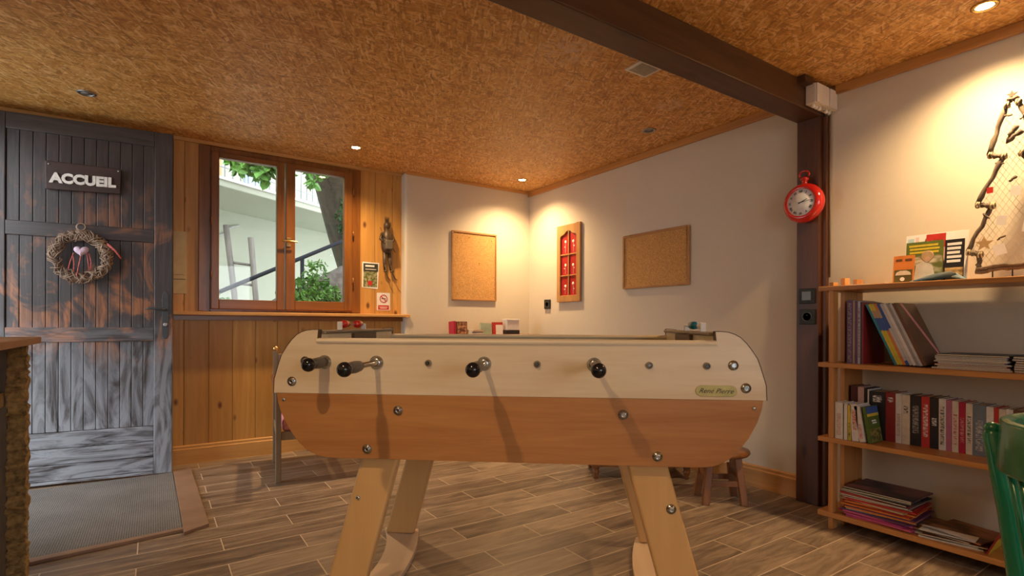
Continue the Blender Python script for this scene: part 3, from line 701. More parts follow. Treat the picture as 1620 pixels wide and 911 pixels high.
# second shelf: upright magazines
XM = 2.668; tall = [(1.194, .026, 'purple', .292, 'thick purple magazine binder at left end of the second shelf', (( .12, .05, .14), (.3, .25, .3), .0, .95)),
      (1.168, .008, 'tan', .290, 'thin tan magazine right of the purple one', None), (1.160, .012, 'purple', .287, 'purple and grey magazine, third upright on second shelf', None),
      (1.148, .011, 'light grey', .285, 'light grey magazine, fourth upright on second shelf', ((.4, .38, .36), (.2, .06, .1), .1, .9)), (1.137, .006, 'navy', .282, 'thin navy magazine among the upright ones', None),
      (1.131, .007, 'dark red', .280, 'dark red magazine, last upright before the leaning comics', None)]
for y0, th, cn, h, lb, ink in tall: book(y0, th-.001, XM, .215, .774, h, cn, lb, 'upright magazines on the second shelf', ink=ink)
# leaning comics: heads towards +y
TL = 23.5; lean = [(1.003, .009, 'teal', 'teal comic, leftmost of the leaning albums'), (.993, .010, 'yellow', 'first yellow comic album leaning right of the teal one'), (.982, .010, 'yellow', 'second yellow comic album in the leaning row'),
        (.971, .010, 'orange', 'orange yellow comic album in the leaning row'), (.960, .011, 'blue', 'blue comic album in the middle of the leaning row'), (.948, .011, 'light grey', 'light grey album right of the blue one, leaning'),
        (.936, .011, 'white', 'whitish album in the leaning row'), (.924, .010, 'grey', 'grey album, third from the right in leaning row'), (.913, .010, 'light grey', 'pale grey album, second from the right in leaning row'),
        (.902, .012, 'brown', 'dark brown comic album with pink stripe, rightmost of the leaning row')]
ct = math.cos(R(TL))
last = None
yb = 1.003
for i, (y0, th, cn, lb) in enumerate(lean):
    o = book(yb, th, XM+.004, .212, .774+math.sin(R(TL))*th, .288, cn, lb, 'comic albums leaning on the second shelf', tilt=TL)
    o.location.z = .774+math.sin(R(TL))*th+.0003
    yb -= th/ct+.0004; last = o; lth = th
    if cn in ('yellow', 'orange'): MB().box((-.0006, -th, .22), (0, 0, .255)).build('spine_band', COVER['tan'], o); MB().box((-.0006, -th, .16), (0, 0, .22)).build('spine_band', COVER['blue'], o)
    if cn == 'blue': MB().box((-.0006, -th, .02), (0, 0, .17)).build('spine_band', COVER['light grey'], o)
MB().prism([(.045, .285), (.070, .285), (.200, .060), (.200, .020)], 'xz', -lth-.0008, -lth).build('cover_stripe', pal('salmon_stripe', (.75, .30, .28)), last)
# flat stack on the second shelf
cols = ['tan', 'cream', 'dark red', 'light grey', 'grey', 'white', 'grey', 'light grey', 'black']
ordn = ['bottom', 'second from the bottom', 'third from the bottom', 'fourth from the bottom', 'middle', 'fourth from the top', 'third from the top', 'second from the top', 'topmost']
def mag(name, x, y, z, lx, ly, t, rot, cn, lb, group, cat='magazine', top=None):
    o = thing(name, lb, cat, (x, y, z), R(rot), group)
    MB().box((-lx/2, -ly/2, t*.82), (lx/2, ly/2, t)).box((-lx/2, -ly/2, 0), (lx/2, ly/2, t*.15)).box((-lx/2, -ly/2, 0), (lx/2, -ly/2+.0015, t)).build('cover', COVER[cn] if top is None else top, o)
    MB().box((-lx/2+.001, -ly/2+.0015, t*.15), (lx/2-.001, ly/2-.001, t*.82)).build('page_block', PAGES if cn not in ('pink', 'magenta', 'orange', 'red', 'purple') else COVER[cn], o)
    return o
z = .774; 
for i, cn in enumerate(cols):
    t = .0066
    mag('album', 2.778+random.uniform(-.006, .006), .745+random.uniform(-.006, .006), z, .215, .225 if i else .250, t, random.uniform(-2, 2), cn, f'{cn} album lying flat, {ordn[i]} of the stack beside leaning comics', 'albums in the left flat stack on second shelf', cat='book')
    z += t+.0002
z = .774
cols2 = ['black', 'brown', 'grey', 'black', 'brown', 'navy', 'black']
ordn2 = ['bottom', 'second from the bottom', 'third from the bottom', 'middle', 'third from the top', 'second from the top', 'topmost']
for i, cn in enumerate(cols2):
    mag('album', 2.785+random.uniform(-.004, .004), .505+random.uniform(-.006, .006), z, .215, .225, .0085, random.uniform(-2, 2), cn, f'{cn} album, {ordn2[i]} of the stack at right edge of second shelf', 'albums in the right flat stack on second shelf', cat='book')
    z += .0087
# magazines on the bottom shelf
z = .076; cols3 = ['magenta', 'pink', 'magenta', 'pink', 'purple', 'navy', 'orange', 'purple', 'orange', 'red', 'orange', 'tan', 'red', 'dark red', 'grey', 'red', 'black', 'light grey', 'dark green', 'navy']
names = ['bottom', 'second', 'third', 'fourth', 'fifth', 'sixth', 'seventh', 'eighth', 'ninth', 'tenth', 'eleventh', 'twelfth', 'thirteenth', 'fourteenth', 'fifteenth', 'sixteenth', 'seventeenth', 'third from the top', 'second from the top', 'topmost']
photo_top = ink_mat('dark_magazine_cover', (.03, .03, .04), (.20, .08, .09), 14)
for i, cn in enumerate(cols3):
    t = .0062
    lb = f'{cn} magazine, {names[i]}'+(' counted from the bottom' if 0 < i < 17 else '')+' of the big stack on bottom shelf'
    mag('magazine', 2.755+random.uniform(-.008, .008)+i*.0012, 1.068+random.uniform(-.014, .014)+(i > 12)*.012, z, .225, .270, t, random.uniform(-6, 6), cn, lb, 'magazines stacked on the bottom shelf', top=photo_top if i == len(cols3)-1 else None)
    z += t+.0001
z = .076
for i, (cn, dx, dy, rt_, q) in enumerate((('white', 0, 0, 8, 'bottom'), ('light grey', .01, .01, 4, 'second from the bottom'), ('brown', 0, -.01, 10, 'middle'), ('tan', .015, .02, -4, 'second from the top'), ('orange', .03, -.03, -12, 'topmost'))):
    mag('magazine', 2.752+dx, .815+dy, z, .21, .205, .0055, rt_, cn, f'{cn} magazine, {q} of the loose pile right of the big stack', 'loose magazines on the bottom shelf', top=ink_mat('loose_cover_%d' % i, (.10, .05, .03), (.42, .20, .08), 18) if i > 2 else None)
    z += .0056
fp = thing('folded_leaflet', 'white leaflet half open on the loose pile of magazines, bottom shelf', 'leaflet', (2.675, .825, z+.0005), R(6))
MB().box((-.03, -.10, 0), (.05, .08, .0008)).build('sheet', M['paper'], fp); MB().add([(-.03, -.10, .001), (.04, -.10, .001), (.04, .07, .003), (-.03, .07, .022), (-.03, -.10, .0016), (.04, -.10, .0016), (.04, .07, .0036), (-.03, .07, .0226)], [(0, 1, 2, 3), (4, 7, 6, 5), (0, 4, 5, 1), (1, 5, 6, 2), (2, 6, 7, 3), (3, 7, 4, 0)]).build('folded_sheet', M['paper'], fp)
lr_ = thing('magazine', 'red and yellow magazine leaning upright behind the green chair, bottom shelf', 'magazine', (2.645, .688, .0765), 0); lr_.rotation_euler = (R(24), 0, 0)
MB().box((0, -.006, 0), (.20, 0, .25)).build('cover', COVER['dark red'], lr_)
MB().box((.002, -.0066, .0), (.198, -.006, .07)).build('cover_band', COVER['yellow'], lr_)

# ------------------------------------------------------------------ things on the top shelf
ZT = 1.132
def sheet(name, lb, cat, x, y0, y1, h, col, tilt, t=.003, kids=(), z=ZT, group=None):
    """upright flat item facing the room (-x) between y0 > y1, leaning back"""
    o = thing(name, lb, cat, (x, (y0+y1)/2, z), 0, group); o.rotation_euler = (0, R(tilt), 0)
    wy = (y0-y1)/2
    MB().box((0, -wy, 0), (t, wy, h)).build('cover', col, o, bevel=.0004)
    for nm, a0, a1, b0, b1, mt in kids:   # a: 0..1 left to right as seen, b: 0..1 up
        MB().box((-.0006, wy-2*wy*a1, h*b0), (0, wy-2*wy*a0, h*b1)).build(nm, mt, o)
    return o
stripe_b = plain('pale_blue_print', (.45, .62, .68), .6); stripe_p = plain('pale_pink_print', (.74, .55, .55), .6)
sheet('leaflet_folder', 'large white folder standing at the back on top shelf with blue corner', 'folder', 2.800, 1.016, .792, .222, M['paper'], 7, kids=(('print', .03, .14, .1, .93, stripe_b), ('print', .16, .22, .3, .95, stripe_p)))
sheet('booklet', 'small booklet with red top standing behind the mushroom hunter magazine', 'booklet', 2.793, .938, .868, .218, plain('salmon_paper', (.72, .42, .34), .6), 7, kids=(('red_band', 0, 1, .72, 1, COVER['red']), ('print', .25, .75, .80, .88, ink_mat('booklet_print', (.6, .1, .08), (.8, .5, .45), 90))))
photo = ink_mat('mushroom_photo', (.12, .13, .03), (.62, .54, .38), 34)
mg = sheet('magazine', 'magazine with yellow title over a photo of a man in a hat', 'magazine', 2.778, 1.005, .869, .186, plain('green_cover', (.12, .16, .03), .4), 6, kids=(('cover_photo', .02, .98, .02, .66, photo), ('title_bar', .08, .86, .88, .93, COVER['yellow']), ('title_bar', .10, .90, .80, .85, COVER['yellow']), ('title_bar', .10, .88, .72, .77, COVER['yellow'])))
MB().lathe([(.024, 0), (.022, -.0008)], (-.0008, -.012, .120), 'x', 18).build('hat', COVER['tan'], mg); MB().lathe([(.012, 0), (.011, -.001)], (-.0012, -.012, .104), 'x', 14).build('face', plain('printed_face', (.50, .30, .20), .6), mg)
MB().prism([(-.045, .02), (.035, .02), (.028, .085), (-.002, .098), (-.03, .08)], 'yz', -.0014, -.0004).build('shirt', plain('printed_shirt', (.60, .54, .46), .6), mg)
sheet('booklet', 'black booklet with white title lines beside the man in hat magazine', 'booklet', 2.772, .862, .796, .182, COVER['black'], 6, kids=tuple(('title_bar', .12, .86-.04*(k % 3), .86-.10*k, .92-.10*k, M['paper']) for k in range(5))+(('cover_photo', .04, .96, .03, .34, ink_mat('nest_photo', (.20, .10, .03), (.60, .38, .16), 60)),))
mb_ = sheet('booklet', 'small orange booklet with a mushroom, standing in front at the left', 'booklet', 2.742, 1.040, .960, .128, COVER['orange'], 8, kids=(('cover_photo', .07, .93, .04, .50, plain('dark_photo', (.10, .08, .02), .5)), ('title_bar', .12, .42, .80, .88, COVER['brown']), ('title_bar', .56, .88, .80, .88, COVER['brown'])))
MB().lathe([(.0, .0), (.009, 0), (.009, -.001)], (-.0006, .002, .022), 'x', 12).build('mushroom_stem', M['paper'], mb_)
MB().prism([(-.030, .040), (.030, .040), (.026, .052), (.012, .060), (-.012, .060), (-.026, .052)], 'yz', -.0016, -.0006).build('mushroom_cap', COVER['cream'], mb_)
# curled blue sheet
cu_ = thing('curled_leaflet', 'pale blue leaflet lying curled beside the twig tree on top shelf', 'leaflet', (2.70, .84, ZT+.0005))
def curl(lo, hi, h, mat, nm):
    vs = []; fs = []; n = 14
    for k in range(n+1):
        t = k/n; y = lo+(hi-lo)*t
        zz = h*math.sin(min(1, t*1.25)*math.pi/2) if t < .8 else h*(1-(t-.8)*3.0)
        yy = y if t < .8 else lo+(hi-lo)*(.8+.1*math.sin((t-.8)*5*math.pi))
        for x, f in ((-.02, 1), (.11, .35)): vs.append((x, yy, zz*f)); vs.append((x, yy, zz*f+.0012))
    for k in range(n):
        a = k*4; b = a+4
        fs += [(a, a+2, b+2, b), (a+1, b+1, b+3, a+3), (a, b, b+1, a+1), (a+2, a+3, b+3, b+2)]
    fs += [(0, 1, 3, 2), (n*4, n*4+2, n*4+3, n*4+1)]
    MB().add(vs, fs, True).build(nm, mat, cu_)
curl(.12, -.07, .036, plain('pale_blue_paper', (.32, .47, .52), .5), 'blue_sheet')
MB().box((-.03, -.08, 0), (.09, .12, .0012)).build('under_sheet', M['paper'], cu_)
for i, (y, rz, lb) in enumerate(((1.14, 5, 'lower white sheet lying on left end of the top shelf'), (1.10, -8, 'upper white sheet lying on left end of the top shelf'))):
    o = thing('paper_sheet', lb, 'paper', (2.745+.01*i, y, ZT+.0003+i*.0024), R(rz), 'papers on the top shelf')
    MB().add([(-.09, -.08, 0), (.09, -.08, 0), (.09, .08, 0), (-.09, .08, 0), (-.09, -.08, .002), (.09, -.08, .002), (.09, .08, .002), (-.09, .08, .002)], [(0, 3, 2, 1), (4, 5, 6, 7), (0, 1, 5, 4), (1, 2, 6, 5), (2, 3, 7, 6), (3, 0, 4, 7)]).build('sheet', M['paper'], o)

# twig tree with netting
TC = .650; tt = thing('twig_tree', 'rustic tree shape of twigs and netting standing on the bookcase top shelf', 'decoration', (2.80, TC, ZT))
bark = wood('rough_bark', (.050, .035, .022), (.24, .18, .12), 'z', 2.0, rough=.8, bumpy=.8)
def stick(name, pts, r, par=tt, seed=0):
    rng = random.Random(seed); P = []
    for a, b in zip(pts[:-1], pts[1:]):
        for k in range(7): 
            t = k/7; P.append([a[j]+(b[j]-a[j])*t+rng.uniform(-.0028, .0028) for j in range(3)])
    P.append(list(pts[-1])); rs = [r*rng.uniform(.75, 1.2) for _ in P]
    return MB().tube(P, rs, 7).build(name, bark, par)
half = [(.006, .712), (.020, .690), (.070, .505), (.028, .490), (.108, .312), (.062, .300), (.138, .122), (.100, .108), (.104, .048)]
for s in (1, -1):
    for i, (a, b) in enumerate(zip(half[:-1], half[1:])):
        stick('twig', [(0, s*a[0], a[1]), (-.004, s*b[0], b[1])], .0095 if i % 2 else .0105, seed=i*2+(s > 0))
raf = plain('pale_raffia', (.50, .40, .24), .8, var=.3, sc=80)
for s in (1, -1):
    for (y, z) in half[1:-1:1]:
        MB().tube([(-.002+.0125*math.cos(a), s*y+.003*math.sin(2*a), z+.0125*math.sin(a)) for a in [R(30*k) for k in range(12)]], .0035, 5, closed=True).tube([(-.002+.012*math.cos(a), s*(y-.008), z+.011*math.sin(a)) for a in [R(30*k) for k in range(12)]], .003, 5, closed=True).build('raffia_wrap', raf, tt)
stick('base_twig', [(0, .112, .038), (0, 0, .050), (0, -.112, .040)], .0095, seed=44)
stick('base_twig', [(-.010, .108, .052), (-.010, .01, .060), (-.008, -.112, .055)], .006, seed=45)
for y in (.060, -.052, .0): MB().tube([(0, y, 0), (0, y, .042)], .0024, 6).build('peg', M['black'], tt)
for i, (y, z, l, a) in enumerate(((.052, .47, .03, -20), (.03, .65, .03, -10), (.09, .27, .03, -40), (-.02, .62, .04, 40), (.045, .16, .03, 30))):
    stick('side_twig', [(-.004, y, z), (-.012, y-l*math.cos(R(a)), z+l*math.sin(R(a)))], .0035, seed=60+i)
net = MB()
def wat(z):   # half width of the outline at height z
    L = [(.048, .100), (.115, .128), (.300, .070), (.312, .098), (.490, .036), (.505, .064), (.700, .008)]
    for (z0, w0), (z1, w1) in zip(L[:-1], L[1:]):
        if z0 <= z <= z1: return w0+(w1-w0)*(z-z0)/(z1-z0)
    return 0
for s in (1, -1):
    for k in range(-26, 40):
        run = []
        for j in range(80):
            z = .05+j*.0085; y = k*.020+s*(z)*.60*1.0-(0 if s > 0 else 0); y = y if s > 0 else y+.30
            if abs(y) < wat(z): run.append((-.002+.0015*((j+k) % 2), y, z))
            else:
                if len(run) > 1: net.tube(run, .00065, 4, cap=False)
                run = []
        if len(run) > 1: net.tube(run, .00065, 4, cap=False)
net.build('netting', plain('pale_wire', (.55, .48, .36), .5), tt)
def starmb(c, r, t, ax=0):
    pts = [(c[1]+(r if k % 2 == 0 else r*.42)*math.sin(k*math.pi/5), c[2]+(r if k % 2 == 0 else r*.42)*math.cos(k*math.pi/5)) for k in range(10)]
    return MB().prism(pts, 'yz', c[0], c[0]+t)
starmb((-.006, .003, .726), .017, .008).build('top_star', bark, tt)
starmb((-.014, .084, .150), .030, .006).build('hanging_star', wood('star_wood', (.38, .24, .10), (.56, .38, .18), 'z'), tt)
for i, (y, z, w_, h, rr_) in enumerate(((.030, .235, .015, .019, 8), (.035, .120, .019, .021, -14), (-.012, .345, .016, .019, 4), (-.05, .2, .018, .02, 10))):
    mm = MB().box((-.0010, -w_, -h), (.0, w_, h), Matrix.Rotation(R(rr_), 3, 'X'), (0, 0, 0)); o = mm.build('paper_tag', M['paper'], tt); o.location = (-.014, y, z)
o = MB().box((-.001, -.010, -.012), (0, .010, .012)).build('paper_tag', COVER['red'], tt); o.location = (-.012, .066, .362)
stick('inner_twig', [(-.01, -.012, .60), (-.012, .012, .545), (-.012, -.030, .575)], .009, seed=77)
stick('inner_twig', [(-.01, -.010, .40), (-.012, .006, .385)], .006, seed=78)

# ------------------------------------------------------------------ clock, switches, boxes on the post
ck = thing('pocket_watch_clock', 'big glossy red pocket watch shaped clock hanging on the dark post', 'clock', (2.888, 1.490, 1.594))
MB().lathe([(.070, 0), (.090, -.006), (.102, -.022), (.104, -.040), (.099, -.056), (.088, -.068), (.076, -.073), (.072, -.068), (0, -.0665)], (0, 0, 0), 'x', 40).build('clock_case', M['red_enamel'], ck)
MB().lathe([(.0715, -.0675), (.0715, -.0682), (.0, -.0682)], (0, 0, 0), 'x', 40).build('clock_dial', M['dial'], ck)
ro = ['XII', 'I', 'II', 'III', 'IIII', 'V', 'VI', 'VII', 'VIII', 'IX', 'X', 'XI']
for k, s in enumerate(ro):
    a = R(30*k); y = -.057*math.sin(a); z = .057*math.cos(a)
    text_mesh('numeral', s, .0165, M['ink'], ck, frame_m((-.0686, y, z), (0, -math.cos(a), -math.sin(a)), (0, -math.sin(a), math.cos(a))), extrude=.0003, offset=.0005)
for ang, ln, wd in ((68, .036, .0028), (84, .056, .0019)):
    a = R(ang); d = Vector((0, -math.sin(a), math.cos(a))); n_ = Vector((0, -math.cos(a), -math.sin(a)))
    P = [d*(-.012)+n_*wd, d*(-.012)-n_*wd, d*ln-n_*wd*.4, d*ln+n_*wd*.4]
    mm = MB(); mm.add([Vector((-.0700, p.y, p.z)) for p in P]+[Vector((-.0708, p.y, p.z)) for p in P], [(0, 1, 2, 3), (7, 6, 5, 4), (0, 4, 5, 1), (1, 5, 6, 2), (2, 6, 7, 3), (3, 7, 4, 0)]); mm.build('clock_hand', M['ink'], ck)
MB().lathe([(.018, .098), (.014, .108), (.013, .118), (.020, .122), (.021, .132), (.014, .138), (.006, .141)], (-.028, 0, 0), 'z', 20).build('winding_crown', M['red_enamel'], ck)
MB().tube([(-.034, .026*math.sin(a), .132+.019*(1+math.cos(a))) for a in [R(-125+250*k/20-0) for k in range(21)]], .0045, 10).build('hanging_bow', M['red_enamel'], ck).rotation_euler = (0, 0, R(0))
sw = thing('light_switch', 'dark grey double frame light switch, upper one on the post', 'light switch', (2.889, 1.488, 1.104))
MB().box((-.010, -.042, -.040), (0, .042, .040)).build('frame', M['black'], sw, bevel=.003); MB().box((-.014, -.024, -.024), (-.010, .024, .024)).build('rocker', plain('grey_rocker', (.10, .115, .115), .3), sw, bevel=.002)
so = thing('power_socket', 'dark power socket below the light switch on the post', 'socket', (2.889, 1.486, .993))
MB().box((-.010, -.042, -.040), (0, .042, .040)).build('frame', M['black'], so, bevel=.003)
MB().lathe([(.026, -.010), (.026, -.012), (.021, -.012), (.020, -.004), (0, -.004)], (0, 0, 0), 'x', 24).build('socket_well', M['anthracite'], so); MB().lathe([(.0025, -.004), (.0025, -.011), (0, -.012)], (0, 0, .008), 'x', 8).build('earth_pin', M['steel_dull'], so)
ws = thing('power_socket', 'small dark socket on the right wall left of the red paned panel', 'socket', (XR-.001, 3.816, 1.127))
MB().box((-.012, -.042, -.042), (0, .042, .042)).build('frame', M['black'], ws, bevel=.003); MB().lathe([(.022, -.012), (.020, -.013), (.018, -.006), (0, -.006)], (0, 0, 0), 'x', 20).build('socket_well', M['anthracite'], ws)
for (x0, x1, lb) in ((2.735, 2.858, 'larger cream junction box under the ceiling beside the beam'), (2.862, 2.942, 'smaller cream junction box in the ceiling corner next to larger one')):
    jb = thing('junction_box', lb, 'junction box', ((x0+x1)/2, 1.398, 2.062)); h_ = (x1-x0)/2
    MB().box((-h_, -.026, 0), (h_, .026, .100)).build('box_body', M['cream_plastic'], jb, bevel=.005); MB().box((-h_+.002, -.034, .002), (h_-.002, -.026, .098)).build('lid', M['cream_plastic'], jb, bevel=.004)
    for k in range(3 if h_ > .05 else 2): MB().lathe([(.010, 0), (.010, -.008), (.007, -.014), (.003, -.016)], (-h_+.028+k*.030, 0, 0), 'z', 12).build('cable_gland', M['cream_plastic'], jb)
cb = MB().tube([(2.935, 1.398, 2.055), (2.933, 1.397, 2.02), (2.935, 1.399, 1.70), (2.936, 1.399, 1.2)], .004, 8).build('cable', plain('brown_cable', (.20, .12, .06), .5)); tag(cb, 'thin brown cable running down the wall beside the post', 'cable')

# ------------------------------------------------------------------ walls: boards, panel, posters, figure
def cork_board(lb, c, w, h, along):
    o = thing('cork_board', lb, 'notice board', c)
    def bx(a0, a1, z0, z1, d0, d1):
        return MB().box((a0, -d1, z0), (a1, -d0, z1)) if along == 'x' else MB().box((-d1, a0, z0), (-d0, a1, z1))
    bx(-w/2+.012, w/2-.012, -h/2+.012, h/2-.012, .004, .010).build('cork_sheet', M['cork'], o)
    m_ = MB()
    for a in ((-w/2, -w/2+.014, -h/2, h/2), (w/2-.014, w/2, -h/2, h/2), (-w/2+.014, w/2-.014, -h/2, -h/2+.014), (-w/2+.014, w/2-.014, h/2-.014, h/2)):
        q = bx(*a, 0, .018); m_.add(q.v, q.f)
    m_.build('frame', M['corkframe'], o, bevel=.002)
    for a, z in ((-.38, .40), (.38, .40), (-.38, -.40), (.38, -.40), (-.3, .36), (.1, .05), (-.12, .42)):
        p = (a*w, -.013, z*h) if along == 'x' else (-.013, a*w, z*h)
        MB().ball(p, .0045, 8).build('push_pin', M['brass'], o)
    return o
cork_board('upright framed cork board on the back wall left of the corner', (2.344, YB-.001, 1.454), .452, .600, 'x')
cork_board('wide framed cork board on the right wall between corner and clock', (XR-.001, 2.578, 1.411), .600, .394, 'y')
dc = thing('cabinet_door_panel', 'small old cabinet door with six red panes hung on the right wall', 'wall decoration', (XR-.001, 3.511, 1.470))
w2, h2 = .153, .330
okw = wood('oak_panel', (.36, .17, .05), (.55, .29, .10), 'z')
arch = [(-w2+.045, .225), (-w2+.060, .240), (-.055, .248), (-.030, .268), (0, .278), (.030, .268), (.055, .248), (w2-.060, .240), (w2-.045, .225)]
m_ = MB().prism([(-w2, -h2), (-w2+.045, -h2), (-w2+.045, h2), (-w2, h2)], 'yz', -.022, 0).prism([(w2-.045, -h2), (w2, -h2), (w2, h2), (w2-.045, h2)], 'yz', -.022, 0).prism([(-w2+.045, -h2), (w2-.045, -h2), (w2-.045, -h2+.055), (-w2+.045, -h2+.055)], 'yz', -.022, 0)
m_.prism([(-w2+.045, h2)]+arch+[(w2-.045, h2)], 'yz', -.022, 0); m_.build('frame', okw, dc, bevel=.003)
m_ = MB().box((-.018, -.005, -h2+.055), (-.008, .005, .275)); 
for z in (-.105, .075): m_.box((-.017, -w2+.045, z-.005), (-.009, w2-.045, z+.005))
m_.build('glazing_bars', okw, dc, bevel=.001)
for a, b in ((-h2+.055, -.110), (-.100, .070), (.080, .262)):
    for s in (-1, 1):
        p = MB().box((-.007, min(s*.005, s*(w2-.045)), a), (-.004, max(s*.005, s*(w2-.045)), b)).build('pane', plain('red_pane', (.38, .012, .015), .35), dc)
        q = MB()
        q.lathe([(.014, 0), (.008, -.001)], (-.0072, s*.050, (a+b)/2+random.uniform(-.01, .02)), 'x', 12); q.lathe([(.006, 0), (.004, -.001)], (-.0072, s*.062, (a+b)/2-.028), 'x', 10)
        q.box((-.0078, s*.052-.001, a+.01), (-.007, s*.052+.001, (a+b)/2)); q.build('painted_flower', M['paper'], p)
# posters by the window
ps = thing('poster', 'small green magazine cover poster pinned right of the window', 'poster', (1.441, YW-.001, 1.335))
MB().add([(-.072, -.0015, -.098), (.058, -.0015, -.108), (.070, -.0015, .104), (-.070, -.0015, .106), (-.072, 0, -.098), (.058, 0, -.108), (.070, 0, .104), (-.070, 0, .106)], [(0, 1, 2, 3), (7, 6, 5, 4), (0, 4, 5, 1), (1, 5, 6, 2), (2, 6, 7, 3), (3, 7, 4, 0)]).build('sheet', M['paper'], ps)
MB().box((-.060, -.0022, .030), (.060, -.0015, .095)).build('cover_top', plain('poster_dark', (.035, .035, .02), .5), ps)
MB().box((-.060, -.0022, -.094), (.052, -.0015, .030)).build('cover_photo', ink_mat('meadow_photo', (.10, .12, .02), (.38, .36, .20), 45), ps)
MB().box((-.045, -.0028, .068), (.030, -.0022, .082)).box((-.045, -.0028, .046), (.045, -.0022, .051)).build('title_bar', M['paper'], ps)
MB().box((-.025, -.0028, -.080), (.012, -.0022, -.045)).build('red_spot', COVER['red'], ps)
ns = thing('no_smoking_sign', 'small white and red no smoking sign right of the window above sill', 'sign', (1.548, YW-.001, 1.127))
pts = []
for cx_, cz_, a0 in ((.048, .064, 0), (-.048, .064, 90), (-.048, -.064, 180), (.048, -.064, 270)):
    for k in range(5): a = R(a0+90*k/4); pts.append((cx_+.008*math.cos(a), cz_+.008*math.sin(a)))
MB().prism(pts, 'xz', -.002, 0).build('plate', M['white'], ns)
MB().box((-.046, -.0026, -.066), (.046, -.002, -.030)).build('red_band', COVER['red'], ns)
MB().box((-.036, -.0030, -.046), (.036, -.0026, -.042)).box((-.028, -.0030, -.056), (.028, -.0026, -.052)).build('band_print', M['paper'], ns)
MB().tube([(.030*math.cos(a), -.003, .024+.030*math.sin(a)) for a in [R(15*k) for k in range(24)]], .0032, 6, closed=True).tube([(-.021, -.003, .045), (.021, -.003, .003)], .0030, 6).build('prohibition_ring', COVER['red'], ns)
MB().box((-.018, -.0028, .021), (.014, -.002, .027)).box((.015, -.0028, .021), (.018, -.002, .027)).build('cigarette', M['ink'], ns)
lp = thing('poster', 'tall pale paper notice half hidden behind the open door', 'poster', (.085, YW-.001, 1.350))
MB().box((-.10, -.0015, -.205), (.092, 0, .210)).build('sheet', plain('yellowed_paper', (.62, .48, .28), .8, var=.12, sc=9), lp)
MB().box((-.08, -.002, -.112), (.085, -.0015, -.108)).box((-.08, -.002, -.082), (.08, -.0015, -.080)).build('printed_line', M['ink'], lp)
# skiing figure
sk = thing('skier_figure', 'dark carved skier figure hanging on the pine wall right of window', 'figurine', (1.565, YW-.030, 1.600))
fig = wood('dark_carved_wood', (.030, .018, .010), (.13, .075, .035), 'z', 2)
b_ = MB()
b_.lathe([(.005, -.085), (.034, -.075), (.046, -.04), (.048, .0), (.042, .05), (.036, .085), (.018, .105), (.012, .115), (.024, .125), (.028, .145), (.022, .165), (.008, .172)], (0, 0, 0), 'z', 18)
b_.build('body', fig, sk)
for s, pts in ((-1, [(-.020, 0, -.07), (-.022, -.004, -.16), (-.018, 0, -.225)]), (1, [(.020, 0, -.07), (.026, -.004, -.16), (.034, 0, -.225)])):
    MB().tube(pts, [.017, .013, .008], 10).ball((pts[-1][0]+.006, -.006, -.228), .012, 8, (1.6, 1, .8)).build('leg', fig, sk)
for pts in ([(-.022, -.012, -.165), (-.010, -.014, -.235), (.010, -.012, -.285), (.026, -.020, -.302)], [(.028, -.012, -.170), (.040, -.014, -.235), (.066, -.012, -.285), (.085, -.020, -.298)]):
    MB().tube(pts, [.003, .0045, .0045, .002], 6).build('ski', fig, sk)
for pts in ([(-.042, 0, .075), (-.060, -.012, .03), (-.030, -.035, .0)], [(.040, 0, .075), (.056, -.012, .03), (.030, -.038, .01)]): MB().tube(pts, [.013, .011, .009], 8).ball(pts[-1], .011, 8).build('arm', fig, sk)
for pts in ([(-.068, -.03, .12), (-.045, -.035, .06), (.02, -.04, -.02), (.060, -.03, -.075)],): MB().tube(pts, .0035, 6).build('ski_pole', fig, sk)
MB().box((-.030, -.060, -.055), (.030, -.035, .020)).build('bag', plain('dull_leather', (.12, .10, .07), .6), sk, bevel=.008)
for a in (-28, -10, 8, 24): MB().tube([(.012*math.sin(R(a)), 0, .160), (.042*math.sin(R(a)), -.002, .168+.05*math.cos(R(a)))], [.008, .0015], 6).build('hat_point', fig, sk)

# ------------------------------------------------------------------ low furniture behind the table
# sideboard against the back wall with books
sd = thing('sideboard', 'low wooden sideboard against the back wall behind the foosball table', 'sideboard', (2.36, 3.93, 0))
MB().box((-.46, -.16, .835), (.46, .155, .860)).build('top', M['stool'], sd, bevel=.004)
MB().box((-.44, -.14, .10), (.44, .155, .835)).build('body', M['stool'], sd, bevel=.003)
for s in (-1, 1): 
    dd = MB().box((min(s*.01, s*.42), -.155, .14), (max(s*.01, s*.42), -.140, .80)).build('door', M['stool'], sd, bevel=.004); MB().ball((s*.04, -.163, .5), .011, 10).build('knob', M['brass'], dd)
for x in (-.42, .42):
    for y in (-.12, .13): MB().box((x-.02, y-.02, 0), (x+.02, y+.02, .10)).build('leg', M['stool'], sd)
def standbook(x, w_, h, cn, lb, th=.02, kids=(), cat='book', nm='book', tilt=0):
    o = thing(nm, lb, cat, (x, 3.915, .860)); o.rotation_euler = (R(-4), R(tilt), 0)
    MB().box((0, 0, 0), (w_, .0018, h)).box((0, th-.0018, 0), (w_, th, h)).box((0, .0018, 0), (.0018, th-.0018, h)).build('cover', cn, o); MB().box((.0018, .0018, .002), (w_-.002, th-.0018, h-.002)).build('page_block', PAGES, o)
    for a0, a1, b0, b1, mt in kids: MB().box((w_*a0, -.0006, h*b0), (w_*a1, 0, h*b1)).build('cover_picture', mt, o)
    return o
standbook(2.045, .022, .112, COVER['crimson'], 'narrow pink red book, leftmost on the sideboard', .09)
standbook(2.074, .098, .108, COVER['brown'], 'brown picture book standing on the sideboard', kids=((.06, .94, .05, .95, ink_mat('food_photo', (.12, .04, .02), (.55, .28, .14), 40)),))
